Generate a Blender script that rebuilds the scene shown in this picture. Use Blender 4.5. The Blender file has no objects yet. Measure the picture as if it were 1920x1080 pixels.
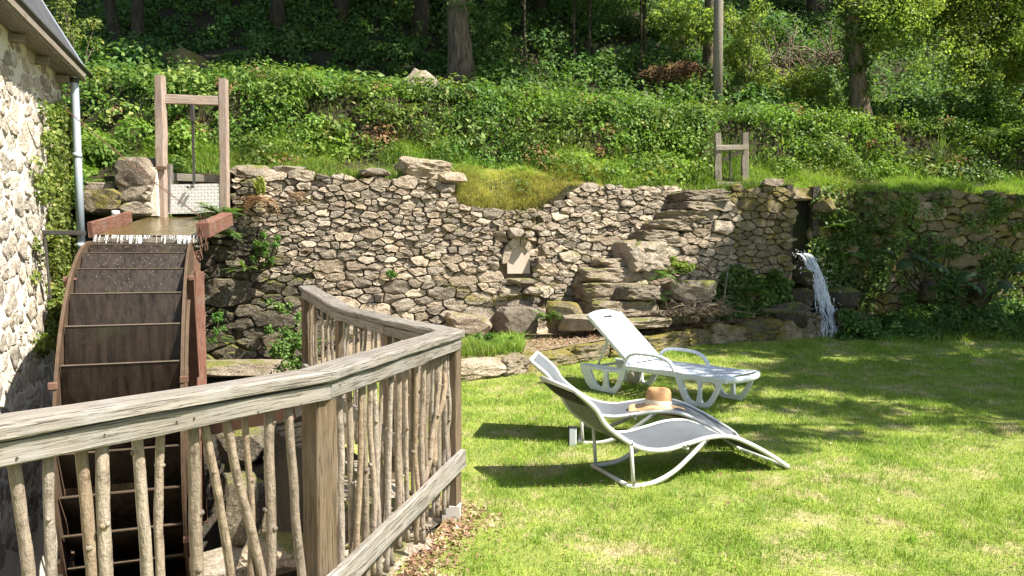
import bpy, math, random
import numpy as np
from mathutils import Vector, Matrix, noise
random.seed(7); rng = np.random.default_rng(7)
S = bpy.context.scene
COL = S.collection
R = math.radians
# ------------------------------------------------------------------ camera, sky, sun, exposure
CAM = Vector((0, 0, 1.5)); F = 1400.0; PITCH = math.atan(60 / 1400)
cd = bpy.data.cameras.new('camera'); cam = bpy.data.objects.new('camera', cd); COL.objects.link(cam)
cam.location = CAM; cam.rotation_euler = (math.pi / 2 - PITCH, 0, 0)
cd.sensor_width = 36; cd.lens = F / 1920 * 36; cd.clip_start = 0.05; cd.clip_end = 400
S.camera = cam
SUN = Vector((0.56, -0.22, 0.80)).normalized()
w = bpy.data.worlds.new('World'); S.world = w; w.use_nodes = True
bg = w.node_tree.nodes['Background']; sky = w.node_tree.nodes.new('ShaderNodeTexSky')
sky.sky_type = 'NISHITA'; sky.sun_disc = False
sky.sun_elevation = math.asin(SUN.z); sky.sun_rotation = math.atan2(SUN.x, SUN.y)
w.node_tree.links.new(sky.outputs[0], bg.inputs[0]); bg.inputs[1].default_value = 0.08
sl = bpy.data.lights.new('sun', 'SUN'); so = bpy.data.objects.new('sun', sl); COL.objects.link(so)
sl.energy = 5.0; sl.angle = R(0.53); sl.color = (1.0, 0.94, 0.84)
so.rotation_euler = SUN.to_track_quat('Z', 'Y').to_euler(); so.location = (6, -4, 12)
vs = S.view_settings; vs.view_transform = 'Standard'; vs.look = 'None'; vs.gamma = 1; vs.exposure = 1.42
vs.use_curve_mapping = False
S.cycles.max_bounces = 6; S.cycles.transparent_max_bounces = 12
S.cycles.caustics_reflective = False; S.cycles.caustics_refractive = False

# ------------------------------------------------------------------ helpers
_f = Vector((0, math.cos(PITCH), -math.sin(PITCH))); _u = Vector((0, math.sin(PITCH), math.cos(PITCH)))
def ray(px, py): return _f + Vector(((px - 960) / F, 0, 0)) + _u * ((540 - py) / F)
def at(px, py, y):
    d = ray(px, py); return CAM + d * (y / d.y)
def at_z(px, py, z):
    d = ray(px, py); return CAM + d * ((z - CAM.z) / d.z)
def interp(x, pts):
    return float(np.interp(x, [p[0] for p in pts], [p[1] for p in pts]))
def rnd(a, b): return random.uniform(a, b)
def fn(v, s=1.0, seed=0): return noise.noise(Vector(v) * s + Vector((seed * 7.3, seed * 3.1, seed * 1.7)))

def tag(o, label=None, cat=None, group=None, kind=None):
    if label: o['label'] = label
    if cat: o['category'] = cat
    if group: o['group'] = group
    if kind: o['kind'] = kind
    return o
def empty(name, loc, rz=0, label=None, cat=None, group=None):
    o = bpy.data.objects.new(name, None); COL.objects.link(o)
    o.location = loc; o.rotation_euler = (0, 0, rz); o.empty_display_size = .1
    return tag(o, label, cat, group)
def put(o, parent=None, local=False):
    """link; geometry is given in world space unless local"""
    COL.objects.link(o)
    if parent is not None:
        o.parent = parent
        if not local:
            o.matrix_parent_inverse = _world(parent).inverted()
    return o
def _world(o):
    m = o.matrix_basis.copy()
    if o.parent is not None: m = _world(o.parent) @ o.matrix_parent_inverse @ m
    return m
def np_mesh(name, V, T, mats, smooth=False, midx=None):
    me = bpy.data.meshes.new(name)
    V = np.asarray(V, np.float32); T = np.asarray(T, np.int32)
    k = T.shape[1]
    me.vertices.add(len(V)); me.vertices.foreach_set('co', V.ravel())
    me.loops.add(T.size); me.loops.foreach_set('vertex_index', T.ravel())
    me.polygons.add(len(T)); me.polygons.foreach_set('loop_start', np.arange(0, T.size, k, dtype=np.int32))
    me.polygons.foreach_set('loop_total', np.full(len(T), k, np.int32))
    if smooth: me.polygons.foreach_set('use_smooth', np.ones(len(T), bool))
    for m in (mats if isinstance(mats, (list, tuple)) else [mats]): me.materials.append(m)
    if midx is not None: me.polygons.foreach_set('material_index', np.asarray(midx, np.int32))
    me.update(calc_edges=True); return me
def py_mesh(name, V, Fc, mat, smooth=False):
    me = bpy.data.meshes.new(name); me.from_pydata([tuple(v) for v in V], [], Fc)
    for m in (mat if isinstance(mat, (list, tuple)) else [mat]): me.materials.append(m)
    if smooth: me.polygons.foreach_set('use_smooth', [True] * len(me.polygons))
    me.update(); return me
def obj(name, me, parent=None, local=False, **kw):
    o = bpy.data.objects.new(name, me); put(o, parent, local); tag(o, **kw); return o

class MB:
    def __init__(s): s.v = []; s.f = []
    def add(s, V, Fc):
        b = len(s.v); s.v += [tuple(p) for p in V]; s.f += [[b + i for i in f] for f in Fc]; return s
    def box(s, lo, hi, M=None, bev=0.0):
        x0, y0, z0 = lo; x1, y1, z1 = hi
        if bev <= 0:
            V = [(x, y, z) for z in (z0, z1) for y in (y0, y1) for x in (x0, x1)]
            Fc = [(0, 2, 3, 1), (4, 5, 7, 6), (0, 1, 5, 4), (2, 6, 7, 3), (0, 4, 6, 2), (1, 3, 7, 5)]
        else:
            V = []; c = [((x0, 1), (x1, -1)), ((y0, 1), (y1, -1)), ((z0, 1), (z1, -1))]
            for (z, sz) in c[2]:
                for (y, sy) in c[1]:
                    for (x, sx) in c[0]:
                        V += [(x, y + sy * bev, z + sz * bev), (x + sx * bev, y, z + sz * bev), (x + sx * bev, y + sy * bev, z)]
            I = lambda x, y, z, a: ((z * 2 + y) * 2 + x) * 3 + a
            Fc = []
            Fc += [(I(0,0,0,0), I(0,0,1,0), I(0,1,1,0), I(0,1,0,0)), (I(1,0,0,0), I(1,1,0,0), I(1,1,1,0), I(1,0,1,0))]
            Fc += [(I(0,0,0,1), I(1,0,0,1), I(1,0,1,1), I(0,0,1,1)), (I(0,1,0,1), I(0,1,1,1), I(1,1,1,1), I(1,1,0,1))]
            Fc += [(I(0,0,0,2), I(0,1,0,2), I(1,1,0,2), I(1,0,0,2)), (I(0,0,1,2), I(1,0,1,2), I(1,1,1,2), I(0,1,1,2))]
            for a in (0, 1):
                for b_ in (0, 1):
                    Fc += [(I(0,a,b_,1), I(1,a,b_,1), I(1,a,b_,2), I(0,a,b_,2)), (I(a,0,b_,0), I(a,1,b_,0), I(a,1,b_,2), I(a,0,b_,2)), (I(a,b_,0,0), I(a,b_,1,0), I(a,b_,1,1), I(a,b_,0,1))]
                    for z in (0, 1): Fc.append((I(a,b_,z,0), I(a,b_,z,1), I(a,b_,z,2)))
        if M is not None: V = [M @ Vector(p) for p in V]
        return s.add(V, Fc)
    def tube(s, pts, rad, n=8, cap=True, jit=0.0, flat=None):
        pts = [Vector(p) for p in pts]; k = len(pts)
        rad = rad if isinstance(rad, (list, tuple)) else [rad] * k
        t0 = (pts[1] - pts[0]).normalized()
        up = Vector((0, 0, 1)) if abs(t0.z) < .9 else Vector((1, 0, 0))
        a = t0.cross(up).normalized(); V = []
        for i, p in enumerate(pts):
            t = (pts[min(i + 1, k - 1)] - pts[max(i - 1, 0)]).normalized()
            a = (a - t * a.dot(t)).normalized(); b = t.cross(a)
            for j in range(n):
                an = 2 * math.pi * (j + .5) / n
                r = rad[i] * (1 + (rnd(-jit, jit) if jit else 0))
                ca, sa = math.cos(an), math.sin(an)
                if flat: ca *= flat[0]; sa *= flat[1]
                V.append(p + a * ca * r + b * sa * r)
        Fc = [(i * n + j, i * n + (j + 1) % n, (i + 1) * n + (j + 1) % n, (i + 1) * n + j) for i in range(k - 1) for j in range(n)]
        if cap: Fc += [tuple(reversed(range(n))), tuple(range((k - 1) * n, k * n))]
        return s.add(V, Fc)
    def build(s, name, mat, parent=None, smooth=False, local=False, **kw):
        me = py_mesh(name, s.v, s.f, mat, smooth); return obj(name, me, parent, local, **kw)
def smooth_path(pts, n=6):
    """Catmull-Rom"""
    P = [Vector(p) for p in pts]; out = []
    for i in range(len(P) - 1):
        p0, p1, p2, p3 = P[max(i - 1, 0)], P[i], P[i + 1], P[min(i + 2, len(P) - 1)]
        for k in range(n):
            t = k / n
            out.append(.5 * ((2 * p1) + (p2 - p0) * t + (2 * p0 - 5 * p1 + 4 * p2 - p3) * t * t + (3 * p1 - p0 - 3 * p2 + p3) * t ** 3))
    return out + [P[-1]]

# ------------------------------------------------------------------ materials
class NT:
    def __init__(s, name):
        s.m = bpy.data.materials.new(name); s.m.use_nodes = True; s.t = s.m.node_tree
        s.t.nodes.clear(); s.out = s.n('ShaderNodeOutputMaterial')
    def n(s, ty, **kw):
        o = s.t.nodes.new(ty)
        for k, v in kw.items(): setattr(o, k, v)
        return o
    def l(s, a, b): s.t.links.new(a, b)
    def set(s, inp, v):
        if hasattr(v, 'is_linked') or isinstance(v, bpy.types.NodeSocket): s.l(v, inp)
        elif isinstance(v, (tuple, list)) and len(v) == 3 and inp.type == 'RGBA': inp.default_value = (*v, 1)
        else: inp.default_value = v
    def pos(s): return s.n('ShaderNodeNewGeometry').outputs['Position']
    def objc(s): return s.n('ShaderNodeTexCoord').outputs['Object']
    def mapv(s, v, sc):
        m = s.n('ShaderNodeMapping'); s.l(v, m.inputs[0]); m.inputs['Scale'].default_value = sc; return m.outputs[0]
    def noise(s, v, sc, det=4, rough=.6):
        o = s.n('ShaderNodeTexNoise'); s.l(v, o.inputs['Vector']); o.inputs['Scale'].default_value = sc
        o.inputs['Detail'].default_value = det; o.inputs['Roughness'].default_value = rough; return o.outputs['Fac']
    def ramp(s, v, a, b, c0=0., c1=1.):
        o = s.n('ShaderNodeMapRange'); o.clamp = True; s.l(v, o.inputs[0])
        for i, x in enumerate((a, b, c0, c1)): o.inputs[i + 1].default_value = x
        return o.outputs[0]
    def math(s, op, a, b=0.0):
        o = s.n('ShaderNodeMath', operation=op); s.set(o.inputs[0], a); s.set(o.inputs[1], b); return o.outputs[0]
    def mix(s, f, a, b, mode='MIX'):
        o = s.n('ShaderNodeMix', data_type='RGBA', blend_type=mode); s.set(o.inputs[0], f); s.set(o.inputs[6], a); s.set(o.inputs[7], b); return o.outputs[2]
    def rand(s):
        a = s.n('ShaderNodeObjectInfo').outputs['Random']; b = s.n('ShaderNodeNewGeometry').outputs['Random Per Island']
        return s.math('FRACT', s.math('ADD', a, b))
    def upz(s):
        x = s.n('ShaderNodeSeparateXYZ'); s.l(s.n('ShaderNodeNewGeometry').outputs['Normal'], x.inputs[0]); return x.outputs[2]
    def bump(s, h, st, dist):
        o = s.n('ShaderNodeBump'); s.l(h, o.inputs['Height']); o.inputs['Strength'].default_value = st; o.inputs['Distance'].default_value = dist; return o.outputs[0]
    def bsdf(s, col, rough=.8, spec=.3, metal=0., nrm=None, **kw):
        o = s.n('ShaderNodeBsdfPrincipled'); s.set(o.inputs['Base Color'], col); s.set(o.inputs['Roughness'], rough)
        o.inputs['Specular IOR Level'].default_value = spec; o.inputs['Metallic'].default_value = metal
        if nrm is not None: s.l(nrm, o.inputs['Normal'])
        for k, v in kw.items(): s.set(o.inputs[k], v)
        return o.outputs[0]
    def done(s, sh): s.l(sh, s.out.inputs[0]); return s.m

def m_stone(name, cols, moss=0.0, mosscol=(.10, .12, .025), bright=1.0, speck=.35):
    t = NT(name); p = t.pos(); r = t.rand()
    c = t.mix(t.ramp(r, .15, .5), cols[0], cols[1]); c = t.mix(t.ramp(r, .6, .95), c, cols[2])
    n1 = t.noise(p, 6, 5, .65); n2 = t.noise(p, 45, 4, .7)
    c = t.mix(t.ramp(n1, .3, .7), t.mix(1.0, c, (.55, .5, .45), 'MULTIPLY'), c)
    c = t.mix(t.math('MULTIPLY', t.ramp(n2, .52, .68), speck), c, (.50 * bright, .47 * bright, .40 * bright))
    c = t.mix(t.math('MULTIPLY', t.ramp(n2, .47, .36), .6 if bright < 1.2 else .25), c, (.05, .042, .032))
    v = t.math('MULTIPLY', t.math('ADD', .7, t.math('MULTIPLY', t.math('FRACT', t.math('MULTIPLY', r, 7.13)), .65)), 1.0)
    hv = t.n('ShaderNodeHueSaturation'); t.l(c, hv.inputs['Color']); t.l(v, hv.inputs['Value']); c = hv.outputs[0]
    if moss > 0:
        k = t.math('ADD', t.noise(p, 2.2, 4, .7), t.math('MULTIPLY', t.upz(), .22))
        k = t.ramp(k, .72 - moss * .35, .82 - moss * .35)
        c = t.mix(t.math('MULTIPLY', k, .85), c, t.mix(t.ramp(n2, .35, .65), mosscol, (mosscol[0] * 1.9, mosscol[1] * 1.6, mosscol[2] * 1.5)))
    h = t.math('ADD', t.math('ADD', t.math('MULTIPLY', n1, .7), t.math('MULTIPLY', t.noise(p, 17, 5, .7), .8)), t.math('MULTIPLY', n2, .35))
    return t.done(t.bsdf(c, .92, .15, nrm=t.bump(h, 1.0, .05)))
def m_plain(name, c1, c2, sc=8, rough=.7, spec=.3, bump=.3, bsc=40, bd=.01, metal=0., stretch=None, dirt=None, **kw):
    t = NT(name); p = t.objc() if stretch else t.pos()
    if stretch: p = t.mapv(p, stretch)
    n1 = t.noise(p, sc, 5, .65); n2 = t.noise(p, bsc, 4, .7)
    c = t.mix(t.ramp(n1, .3, .7), c1, c2)
    if dirt: c = t.mix(t.math('MULTIPLY', t.ramp(t.noise(t.pos(), dirt[1], 5, .7), .5, .72), dirt[2]), c, dirt[0])
    nr = t.bump(t.math('ADD', n1, n2), bump, bd) if bump else None
    return t.done(t.bsdf(c, rough, spec, metal, nr, **kw))
def m_wood(name, c1, c2, c3, knots=True):
    t = NT(name); p = t.objc()
    g = t.noise(t.mapv(p, (1.2, 26, 26)), 2.5, 6, .7); g2 = t.noise(t.mapv(p, (3, 120, 120)), 2, 3, .7); b = t.noise(p, 5, 4, .6)
    c = t.mix(t.ramp(g, .3, .7), c1, c2); c = t.mix(t.ramp(b, .5, .75), c, c3)
    crack = t.ramp(g2, .44, .33)
    c = t.mix(t.math('MULTIPLY', crack, .75), c, (.03, .025, .02))
    r = t.rand(); hv = t.n('ShaderNodeHueSaturation'); t.l(c, hv.inputs['Color']); t.l(t.ramp(r, 0, 1, .8, 1.15), hv.inputs['Value']); c = hv.outputs[0]
    h = t.math('SUBTRACT', t.math('ADD', g, t.math('MULTIPLY', b, .3)), t.math('MULTIPLY', crack, .8))
    return t.done(t.bsdf(c, .85, .2, nrm=t.bump(h, .8, .006)))
def m_leaf(name, c1, c2, c3=None, trans=.35, rough=.55, big=.35, spec=.22):
    t = NT(name); p = t.pos(); r = t.n('ShaderNodeNewGeometry').outputs['Random Per Island']
    c = t.mix(r, c1, c2)
    if c3 is not None: c = t.mix(t.ramp(t.math('FRACT', t.math('MULTIPLY', r, 17.7)), .82, .9), c, c3)
    n = t.noise(p, .9, 3, .6)
    hv = t.n('ShaderNodeHueSaturation'); t.l(c, hv.inputs['Color']); t.l(t.ramp(n, .3, .7, 1 - big, 1 + big), hv.inputs['Value'])
    t.l(t.ramp(t.noise(p, .6, 2, .5), .3, .7, .485, .515), hv.inputs['Hue']); c = hv.outputs[0]
    a = t.bsdf(c, rough, spec)
    tr = t.n('ShaderNodeBsdfTranslucent'); t.l(t.mix(1.0, c, (1.25, 1.25, .6), 'MULTIPLY'), tr.inputs[0])
    mx = t.n('ShaderNodeMixShader'); mx.inputs[0].default_value = trans; t.l(a, mx.inputs[1]); t.l(tr.outputs[0], mx.inputs[2])
    return t.done(mx.outputs[0])

ST = [(.46, .375, .28), (.345, .30, .245), (.56, .475, .365)]
MAT = {}
MAT['stone'] = m_stone('rubble_stone', ST, .05)
MAT['stone_moss'] = m_stone('mossy_stone', [(.32, .26, .17), (.24, .20, .14), (.40, .34, .23)], .62, (.12, .115, .025))
MAT['stone_wet_shade'] = m_stone('wet_shade_stone', [(.14, .12, .085), (.09, .08, .06), (.19, .16, .11)], .3)  # wet stone; on the pit rubble it carries shade as colour
MAT['stone_house'] = m_stone('house_stone', [(.70, .63, .52), (.58, .53, .45), (.78, .71, .60)], 0.0, speck=.5, bright=1.3)
MAT['boulder'] = m_stone('boulder_stone', [(.40, .335, .26), (.34, .29, .23), (.44, .385, .30)], .12)
MAT['step'] = m_stone('step_stone', [(.36, .30, .22), (.28, .235, .18), (.43, .36, .27)], .12)
MAT['earth_joint'] = m_plain('earth_joint', (.10, .078, .05), (.21, .165, .105), 9, .95, .1, .8, 50, .03)
MAT['mortar'] = m_plain('lime_mortar', (.76, .71, .60), (.82, .78, .68), 5, .95, .1, .6, 40, .02, dirt=((.40, .33, .2), 1.6, .5))
MAT['soil'] = m_plain('soil', (.075, .055, .035), (.15, .11, .07), 5, .95, .1, .9, 40, .04, dirt=((.07, .09, .02), 1.5, .7))
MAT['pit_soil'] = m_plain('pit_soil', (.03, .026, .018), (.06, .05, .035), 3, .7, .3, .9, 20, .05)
MAT['terrace'] = m_plain('terrace_earth', (.20, .155, .10), (.30, .24, .165), 4, .95, .1, .7, 35, .02, dirt=((.10, .12, .03), 1.2, .9))
MAT['mulch_base'] = m_plain('mulch_base', (.13, .085, .055), (.24, .17, .12), 12, .95, .1, .9, 60, .03)
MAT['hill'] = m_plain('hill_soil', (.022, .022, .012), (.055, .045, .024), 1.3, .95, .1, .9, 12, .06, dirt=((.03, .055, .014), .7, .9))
MAT['rail'] = m_wood('weathered_oak', (.135, .12, .10), (.30, .272, .235), (.255, .245, .23))
MAT['post'] = m_wood('brown_post_wood', (.10, .07, .042), (.185, .135, .088), (.17, .135, .10))
MAT['sluice'] = m_wood('pinkish_plank', (.36, .26, .20), (.50, .39, .32), (.42, .35, .30))
MAT['oldwood'] = m_wood('grey_old_wood', (.20, .17, .13), (.33, .29, .23), (.25, .24, .2))
MAT['redboard'] = m_wood('red_painted_board', (.17, .075, .05), (.24, .12, .085), (.22, .145, .11))
t = NT('wet_rusty_iron'); p = t.pos(); a = t.noise(t.mapv(p, (16, 16, 1.3)), 1.2, 5, .7); b = t.noise(p, 30, 5, .75); k = t.noise(p, 2.4, 4, .6)
c = t.mix(t.ramp(a, .35, .65), (.008, .005, .003), (.026, .016, .009)); c = t.mix(t.math('MULTIPLY', t.ramp(b, .58, .70), .5), c, (.06, .04, .024)); c = t.mix(t.math('MULTIPLY', t.ramp(k, .55, .7), .45), c, (.03, .033, .012))
MAT['rust'] = t.done(t.bsdf(c, t.ramp(a, .3, .7, .3, .65), .3, nrm=t.bump(t.math('ADD', a, b), .5, .005)))
MAT['rust_rim'] = m_plain('rusty_rim', (.06, .039, .023), (.115, .075, .045), 6, .7, .3, .4, 60, .004, dirt=((.09, .045, .025), 4, .7))
MAT['rust_red'] = m_plain('red_rusty_iron', (.10, .052, .034), (.17, .095, .062), 6, .75, .3, .4, 60, .004, dirt=((.10, .05, .03), 5, .6))
MAT['lip'] = m_plain('worn_iron_lip', (.06, .042, .027), (.11, .08, .053), 10, .45, .5, .3, 60, .003)
MAT['iron'] = m_plain('dark_iron', (.035, .033, .03), (.07, .062, .055), 8, .6, .4, .3, 60, .003)
MAT['galv'] = m_plain('tread_plate_steel', (.52, .50, .46), (.62, .60, .56), 5, .45, .5, .2, 60, .002, metal=.35)
MAT['zinc'] = m_plain('zinc_pipe', (.40, .46, .52), (.47, .53, .59), 4, .45, .5, .1, 60, .002, metal=.3)
MAT['slate'] = m_plain('roof_slate', (.055, .057, .065), (.10, .10, .11), 5, .6, .4, .4, 50, .005)
MAT['board'] = m_plain('niche_board', (.40, .33, .27), (.47, .39, .32), 6, .8, .2, .2, 50, .003)
MAT['white_frame'] = m_plain('off_white_tube', (.55, .545, .51), (.62, .61, .575), 8, .4, .5, .05, 40, .001, dirt=((.55, .52, .45), 6, .25))
MAT['white_plastic'] = m_plain('white_plastic', (.56, .60, .64), (.63, .67, .70), 3, .42, .4, .04, 40, .001, dirt=((.48, .48, .44), 7, .3))
MAT['shaded_leg_disc'] = m_plain('shaded_plastic', (.42, .40, .34), (.5, .48, .42), 6, .6, .3, 0)
MAT['black'] = m_plain('black_edging_and_shade', (.018, .018, .02), (.03, .03, .033), 10, .8, .2, .2, 300, .001)  # black for the block edging and the painted shade behind the slings
MAT['bolt'] = m_plain('dark_bolt', (.05, .05, .05), (.09, .09, .09), 10, .4, .5, 0)
t = NT('grey_sling'); p = t.objc(); wv = t.noise(t.mapv(p, (1, 1, 1)), 420, 2, .5)
MAT['sling'] = t.done(t.bsdf(t.mix(t.ramp(t.noise(p, 5, 3), .3, .7), (.095, .105, .118), (.125, .137, .15)), .6, .35, nrm=t.bump(wv, .35, .001)))
t = NT('straw'); p = t.objc(); wv = t.n('ShaderNodeTexWave', wave_type='BANDS', bands_direction='Z'); t.l(p, wv.inputs[0]); wv.inputs['Scale'].default_value = 60; wv.inputs['Distortion'].default_value = 2
MAT['straw'] = t.done(t.bsdf(t.mix(t.ramp(t.noise(p, 60, 3), .3, .7), (.44, .235, .10), (.60, .36, .18)), .8, .2, nrm=t.bump(wv.outputs[1], .5, .003)))
MAT['straw_brim'] = m_plain('straw_brim', (.52, .31, .15), (.66, .44, .25), 40, .8, .2, .4, 120, .002)
MAT['ribbon'] = m_plain('cream_ribbon', (.62, .55, .42), (.7, .63, .5), 30, .8, .2, .2, 200, .001)
def m_bark(name, c1, c2, moss=.4):
    t = NT(name); p = t.objc(); g = t.noise(t.mapv(p, (9, 9, 1.6)), 2.2, 6, .7); q = t.noise(p, 1.3, 3)
    c = t.mix(t.ramp(g, .35, .65), c1, c2); c = t.mix(t.math('MULTIPLY', t.ramp(q, .45, .7), moss), c, (.10, .12, .04))
    return t.done(t.bsdf(c, .95, .1, nrm=t.bump(g, 1.0, .05)))
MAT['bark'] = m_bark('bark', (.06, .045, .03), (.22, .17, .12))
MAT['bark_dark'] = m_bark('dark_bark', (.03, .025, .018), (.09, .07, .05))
t = NT('stick_bark'); p = t.objc(); g = t.noise(t.mapv(p, (14, 14, 3)), 3, 5, .7); q = t.noise(p, 16, 4, .7); r = t.rand()
c = t.mix(t.ramp(g, .3, .7), (.18, .125, .08), (.35, .265, .175)); c = t.mix(t.ramp(r, .2, .9), c, t.mix(t.ramp(g, .3, .7), (.19, .145, .10), (.43, .355, .265)))
c = t.mix(t.math('MULTIPLY', t.ramp(q, .54, .68), .8), c, (.10, .065, .042))
hv = t.n('ShaderNodeHueSaturation'); t.l(c, hv.inputs['Color']); t.l(t.ramp(t.math('FRACT', t.math('MULTIPLY', r, 5.7)), 0, 1, .55, 1.05), hv.inputs['Value']); t.l(t.ramp(t.math('FRACT', t.math('MULTIPLY', r, 3.1)), 0, 1, .65, 1.0), hv.inputs['Saturation']); c = hv.outputs[0]
MAT['stick'] = t.done(t.bsdf(c, .85, .2, nrm=t.bump(t.math('ADD', g, q), 1.0, .012)))
MAT['twig'] = m_plain('dead_twig', (.16, .12, .08), (.28, .23, .17), 9, .9, .1, .3, 60, .004)
MAT['moss'] = m_plain('moss', (.09, .11, .02), (.22, .21, .06), 14, .95, .05, .9, 70, .02)
# leaves
MAT['bramble'] = m_leaf('bramble_leaf', (.06, .125, .02), (.15, .25, .045), (.26, .34, .09), .42, .5, .45, .25)
MAT['nettle'] = m_leaf('nettle_leaf', (.10, .19, .025), (.20, .32, .055), (.30, .40, .10), .42, .6, .4, .2)
MAT['under'] = m_leaf('undergrowth_leaf', (.05, .115, .025), (.115, .21, .045), (.20, .29, .08), .4)
MAT['ivy'] = m_leaf('ivy_leaf', (.09, .145, .03), (.21, .27, .06), (.32, .33, .10), .35)
MAT['wallplant'] = m_leaf('wall_plant_leaf', (.07, .135, .03), (.15, .23, .06), (.24, .30, .09), .35)
MAT['treeleaf'] = m_leaf('tree_leaf', (.05, .10, .022), (.10, .17, .04), None, .4)
MAT['lightleaf'] = m_leaf('light_tree_leaf', (.16, .235, .05), (.27, .35, .09), (.34, .40, .14), .55)
MAT['fern'] = m_leaf('fern_leaf', (.08, .17, .035), (.15, .26, .06), None, .4)
MAT['deadfern'] = m_leaf('dead_fern_leaf', (.16, .085, .04), (.28, .17, .085), None, .2, .8)
MAT['gunnera'] = m_leaf('giant_leaf', (.045, .09, .035), (.07, .12, .045), None, .35, .5)
MAT['strap'] = m_leaf('strap_leaf', (.19, .25, .04), (.30, .34, .07), None, .4)
MAT['longgrass'] = m_leaf('long_grass_blade', (.14, .28, .03), (.30, .43, .08), (.44, .42, .17), .45, .5)
MAT['drygrass'] = m_leaf('dry_grass_blade', (.33, .36, .09), (.50, .46, .19), (.58, .50, .28), .35, .6)
MAT['litter'] = m_leaf('leaf_litter', (.16, .085, .045), (.34, .22, .14), (.45, .35, .25), .1, .8)
def m_lawn(name, blade):
    t = NT(name); p = t.pos()
    a = t.noise(p, 1.5, 4, .6); b = t.noise(p, 5.5, 4, .65); k = t.ramp(t.math('ADD', t.math('MULTIPLY', a, .6), t.math('MULTIPLY', b, .5)), .555, .70)
    g = t.mix(t.ramp(t.noise(p, 3.1, 3), .35, .65), (.175, .31, .03), (.34, .465, .065)); d = t.mix(t.ramp(b, .3, .7), (.48, .42, .18), (.60, .52, .30))
    if not blade:
        c = t.mix(k, t.mix(.5, g, (.25, .21, .09)), t.mix(.3, d, (.26, .18, .10)))
        c = t.mix(t.math('MULTIPLY', t.ramp(t.noise(p, 60, 3), .5, .4), .5), c, (.10, .08, .04))
        return t.done(t.bsdf(c, .95, .05, nrm=t.bump(t.noise(p, 90, 3), .8, .02)))
    r = t.n('ShaderNodeNewGeometry').outputs['Random Per Island']
    kk = t.ramp(t.math('ADD', k, t.math('MULTIPLY', t.math('SUBTRACT', r, .5), .9)), .35, .75)
    c = t.mix(kk, g, d)
    hv = t.n('ShaderNodeHueSaturation'); t.l(c, hv.inputs['Color']); t.l(t.ramp(t.math('FRACT', t.math('MULTIPLY', r, 13.3)), 0, 1, .7, 1.3), hv.inputs['Value']); c = hv.outputs[0]
    s = t.bsdf(c, .55, .25); tr = t.n('ShaderNodeBsdfTranslucent'); t.l(c, tr.inputs[0])
    mx = t.n('ShaderNodeMixShader'); mx.inputs[0].default_value = .4; t.l(s, mx.inputs[1]); t.l(tr.outputs[0], mx.inputs[2])
    return t.done(mx.outputs[0])
MAT['lawn'] = m_lawn('lawn_soil', False); MAT['blade'] = m_lawn('lawn_blade', True)
# water
t = NT('white_water'); p = t.objc(); a = t.noise(t.mapv(p, (22, 22, 3.5)), 1.6, 5, .7); b = t.noise(p, 26, 4, .7)
k = t.ramp(t.math('ADD', t.math('MULTIPLY', a, .85), t.math('MULTIPLY', b, .25)), .46, .66)
bs = t.bsdf(t.mix(k, (.34, .41, .45), (.80, .84, .87)), .25, .5, nrm=t.bump(t.math('ADD', a, b), 1.0, .04))
tp = t.n('ShaderNodeBsdfTransparent'); mx = t.n('ShaderNodeMixShader'); t.l(t.ramp(k, 0, .9, .22, .8), mx.inputs[0]); t.l(tp.outputs[0], mx.inputs[1]); t.l(bs, mx.inputs[2])
MAT['fall'] = t.done(mx.outputs[0])
t = NT('dripping_water'); p = t.objc(); a = t.noise(t.mapv(p, (55, 55, 6)), 1.4, 4, .7); k = t.ramp(a, .58, .68)
bs = t.bsdf((.85, .88, .9), .2, .5); tp = t.n('ShaderNodeBsdfTransparent'); mx = t.n('ShaderNodeMixShader'); t.l(t.ramp(k, 0, 1, .05, .95), mx.inputs[0]); t.l(tp.outputs[0], mx.inputs[1]); t.l(bs, mx.inputs[2])
MAT['drip'] = t.done(mx.outputs[0])
t = NT('stream_water'); p = t.pos(); MAT['water'] = t.done(t.bsdf((.05, .045, .02), .06, .6, nrm=t.bump(t.noise(p, 14, 4), .35, .03)))
t = NT('flume_water'); p = t.pos(); a = t.noise(t.mapv(p, (9, 2.5, 9)), 1.5, 4); MAT['flume_water'] = t.done(t.bsdf(t.mix(t.ramp(a, .3, .7), (.055, .042, .014), (.13, .095, .035)), .08, .6, nrm=t.bump(t.noise(p, 20, 4), .4, .02)))
t = NT('water_strand'); p = t.objc(); a = t.noise(t.mapv(p, (40, 40, 5)), 1.3, 4, .7); bs = t.bsdf((.88, .92, .94), .2, .5); tp = t.n('ShaderNodeBsdfTransparent'); mx = t.n('ShaderNodeMixShader'); t.l(t.ramp(a, .38, .62, .10, .85), mx.inputs[0]); t.l(tp.outputs[0], mx.inputs[1]); t.l(bs, mx.inputs[2])
MAT['strand'] = t.done(mx.outputs[0])
MAT['drop'] = m_plain('water_drop', (.8, .83, .85), (.9, .92, .93), 9, .15, .6, 0)

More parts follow.
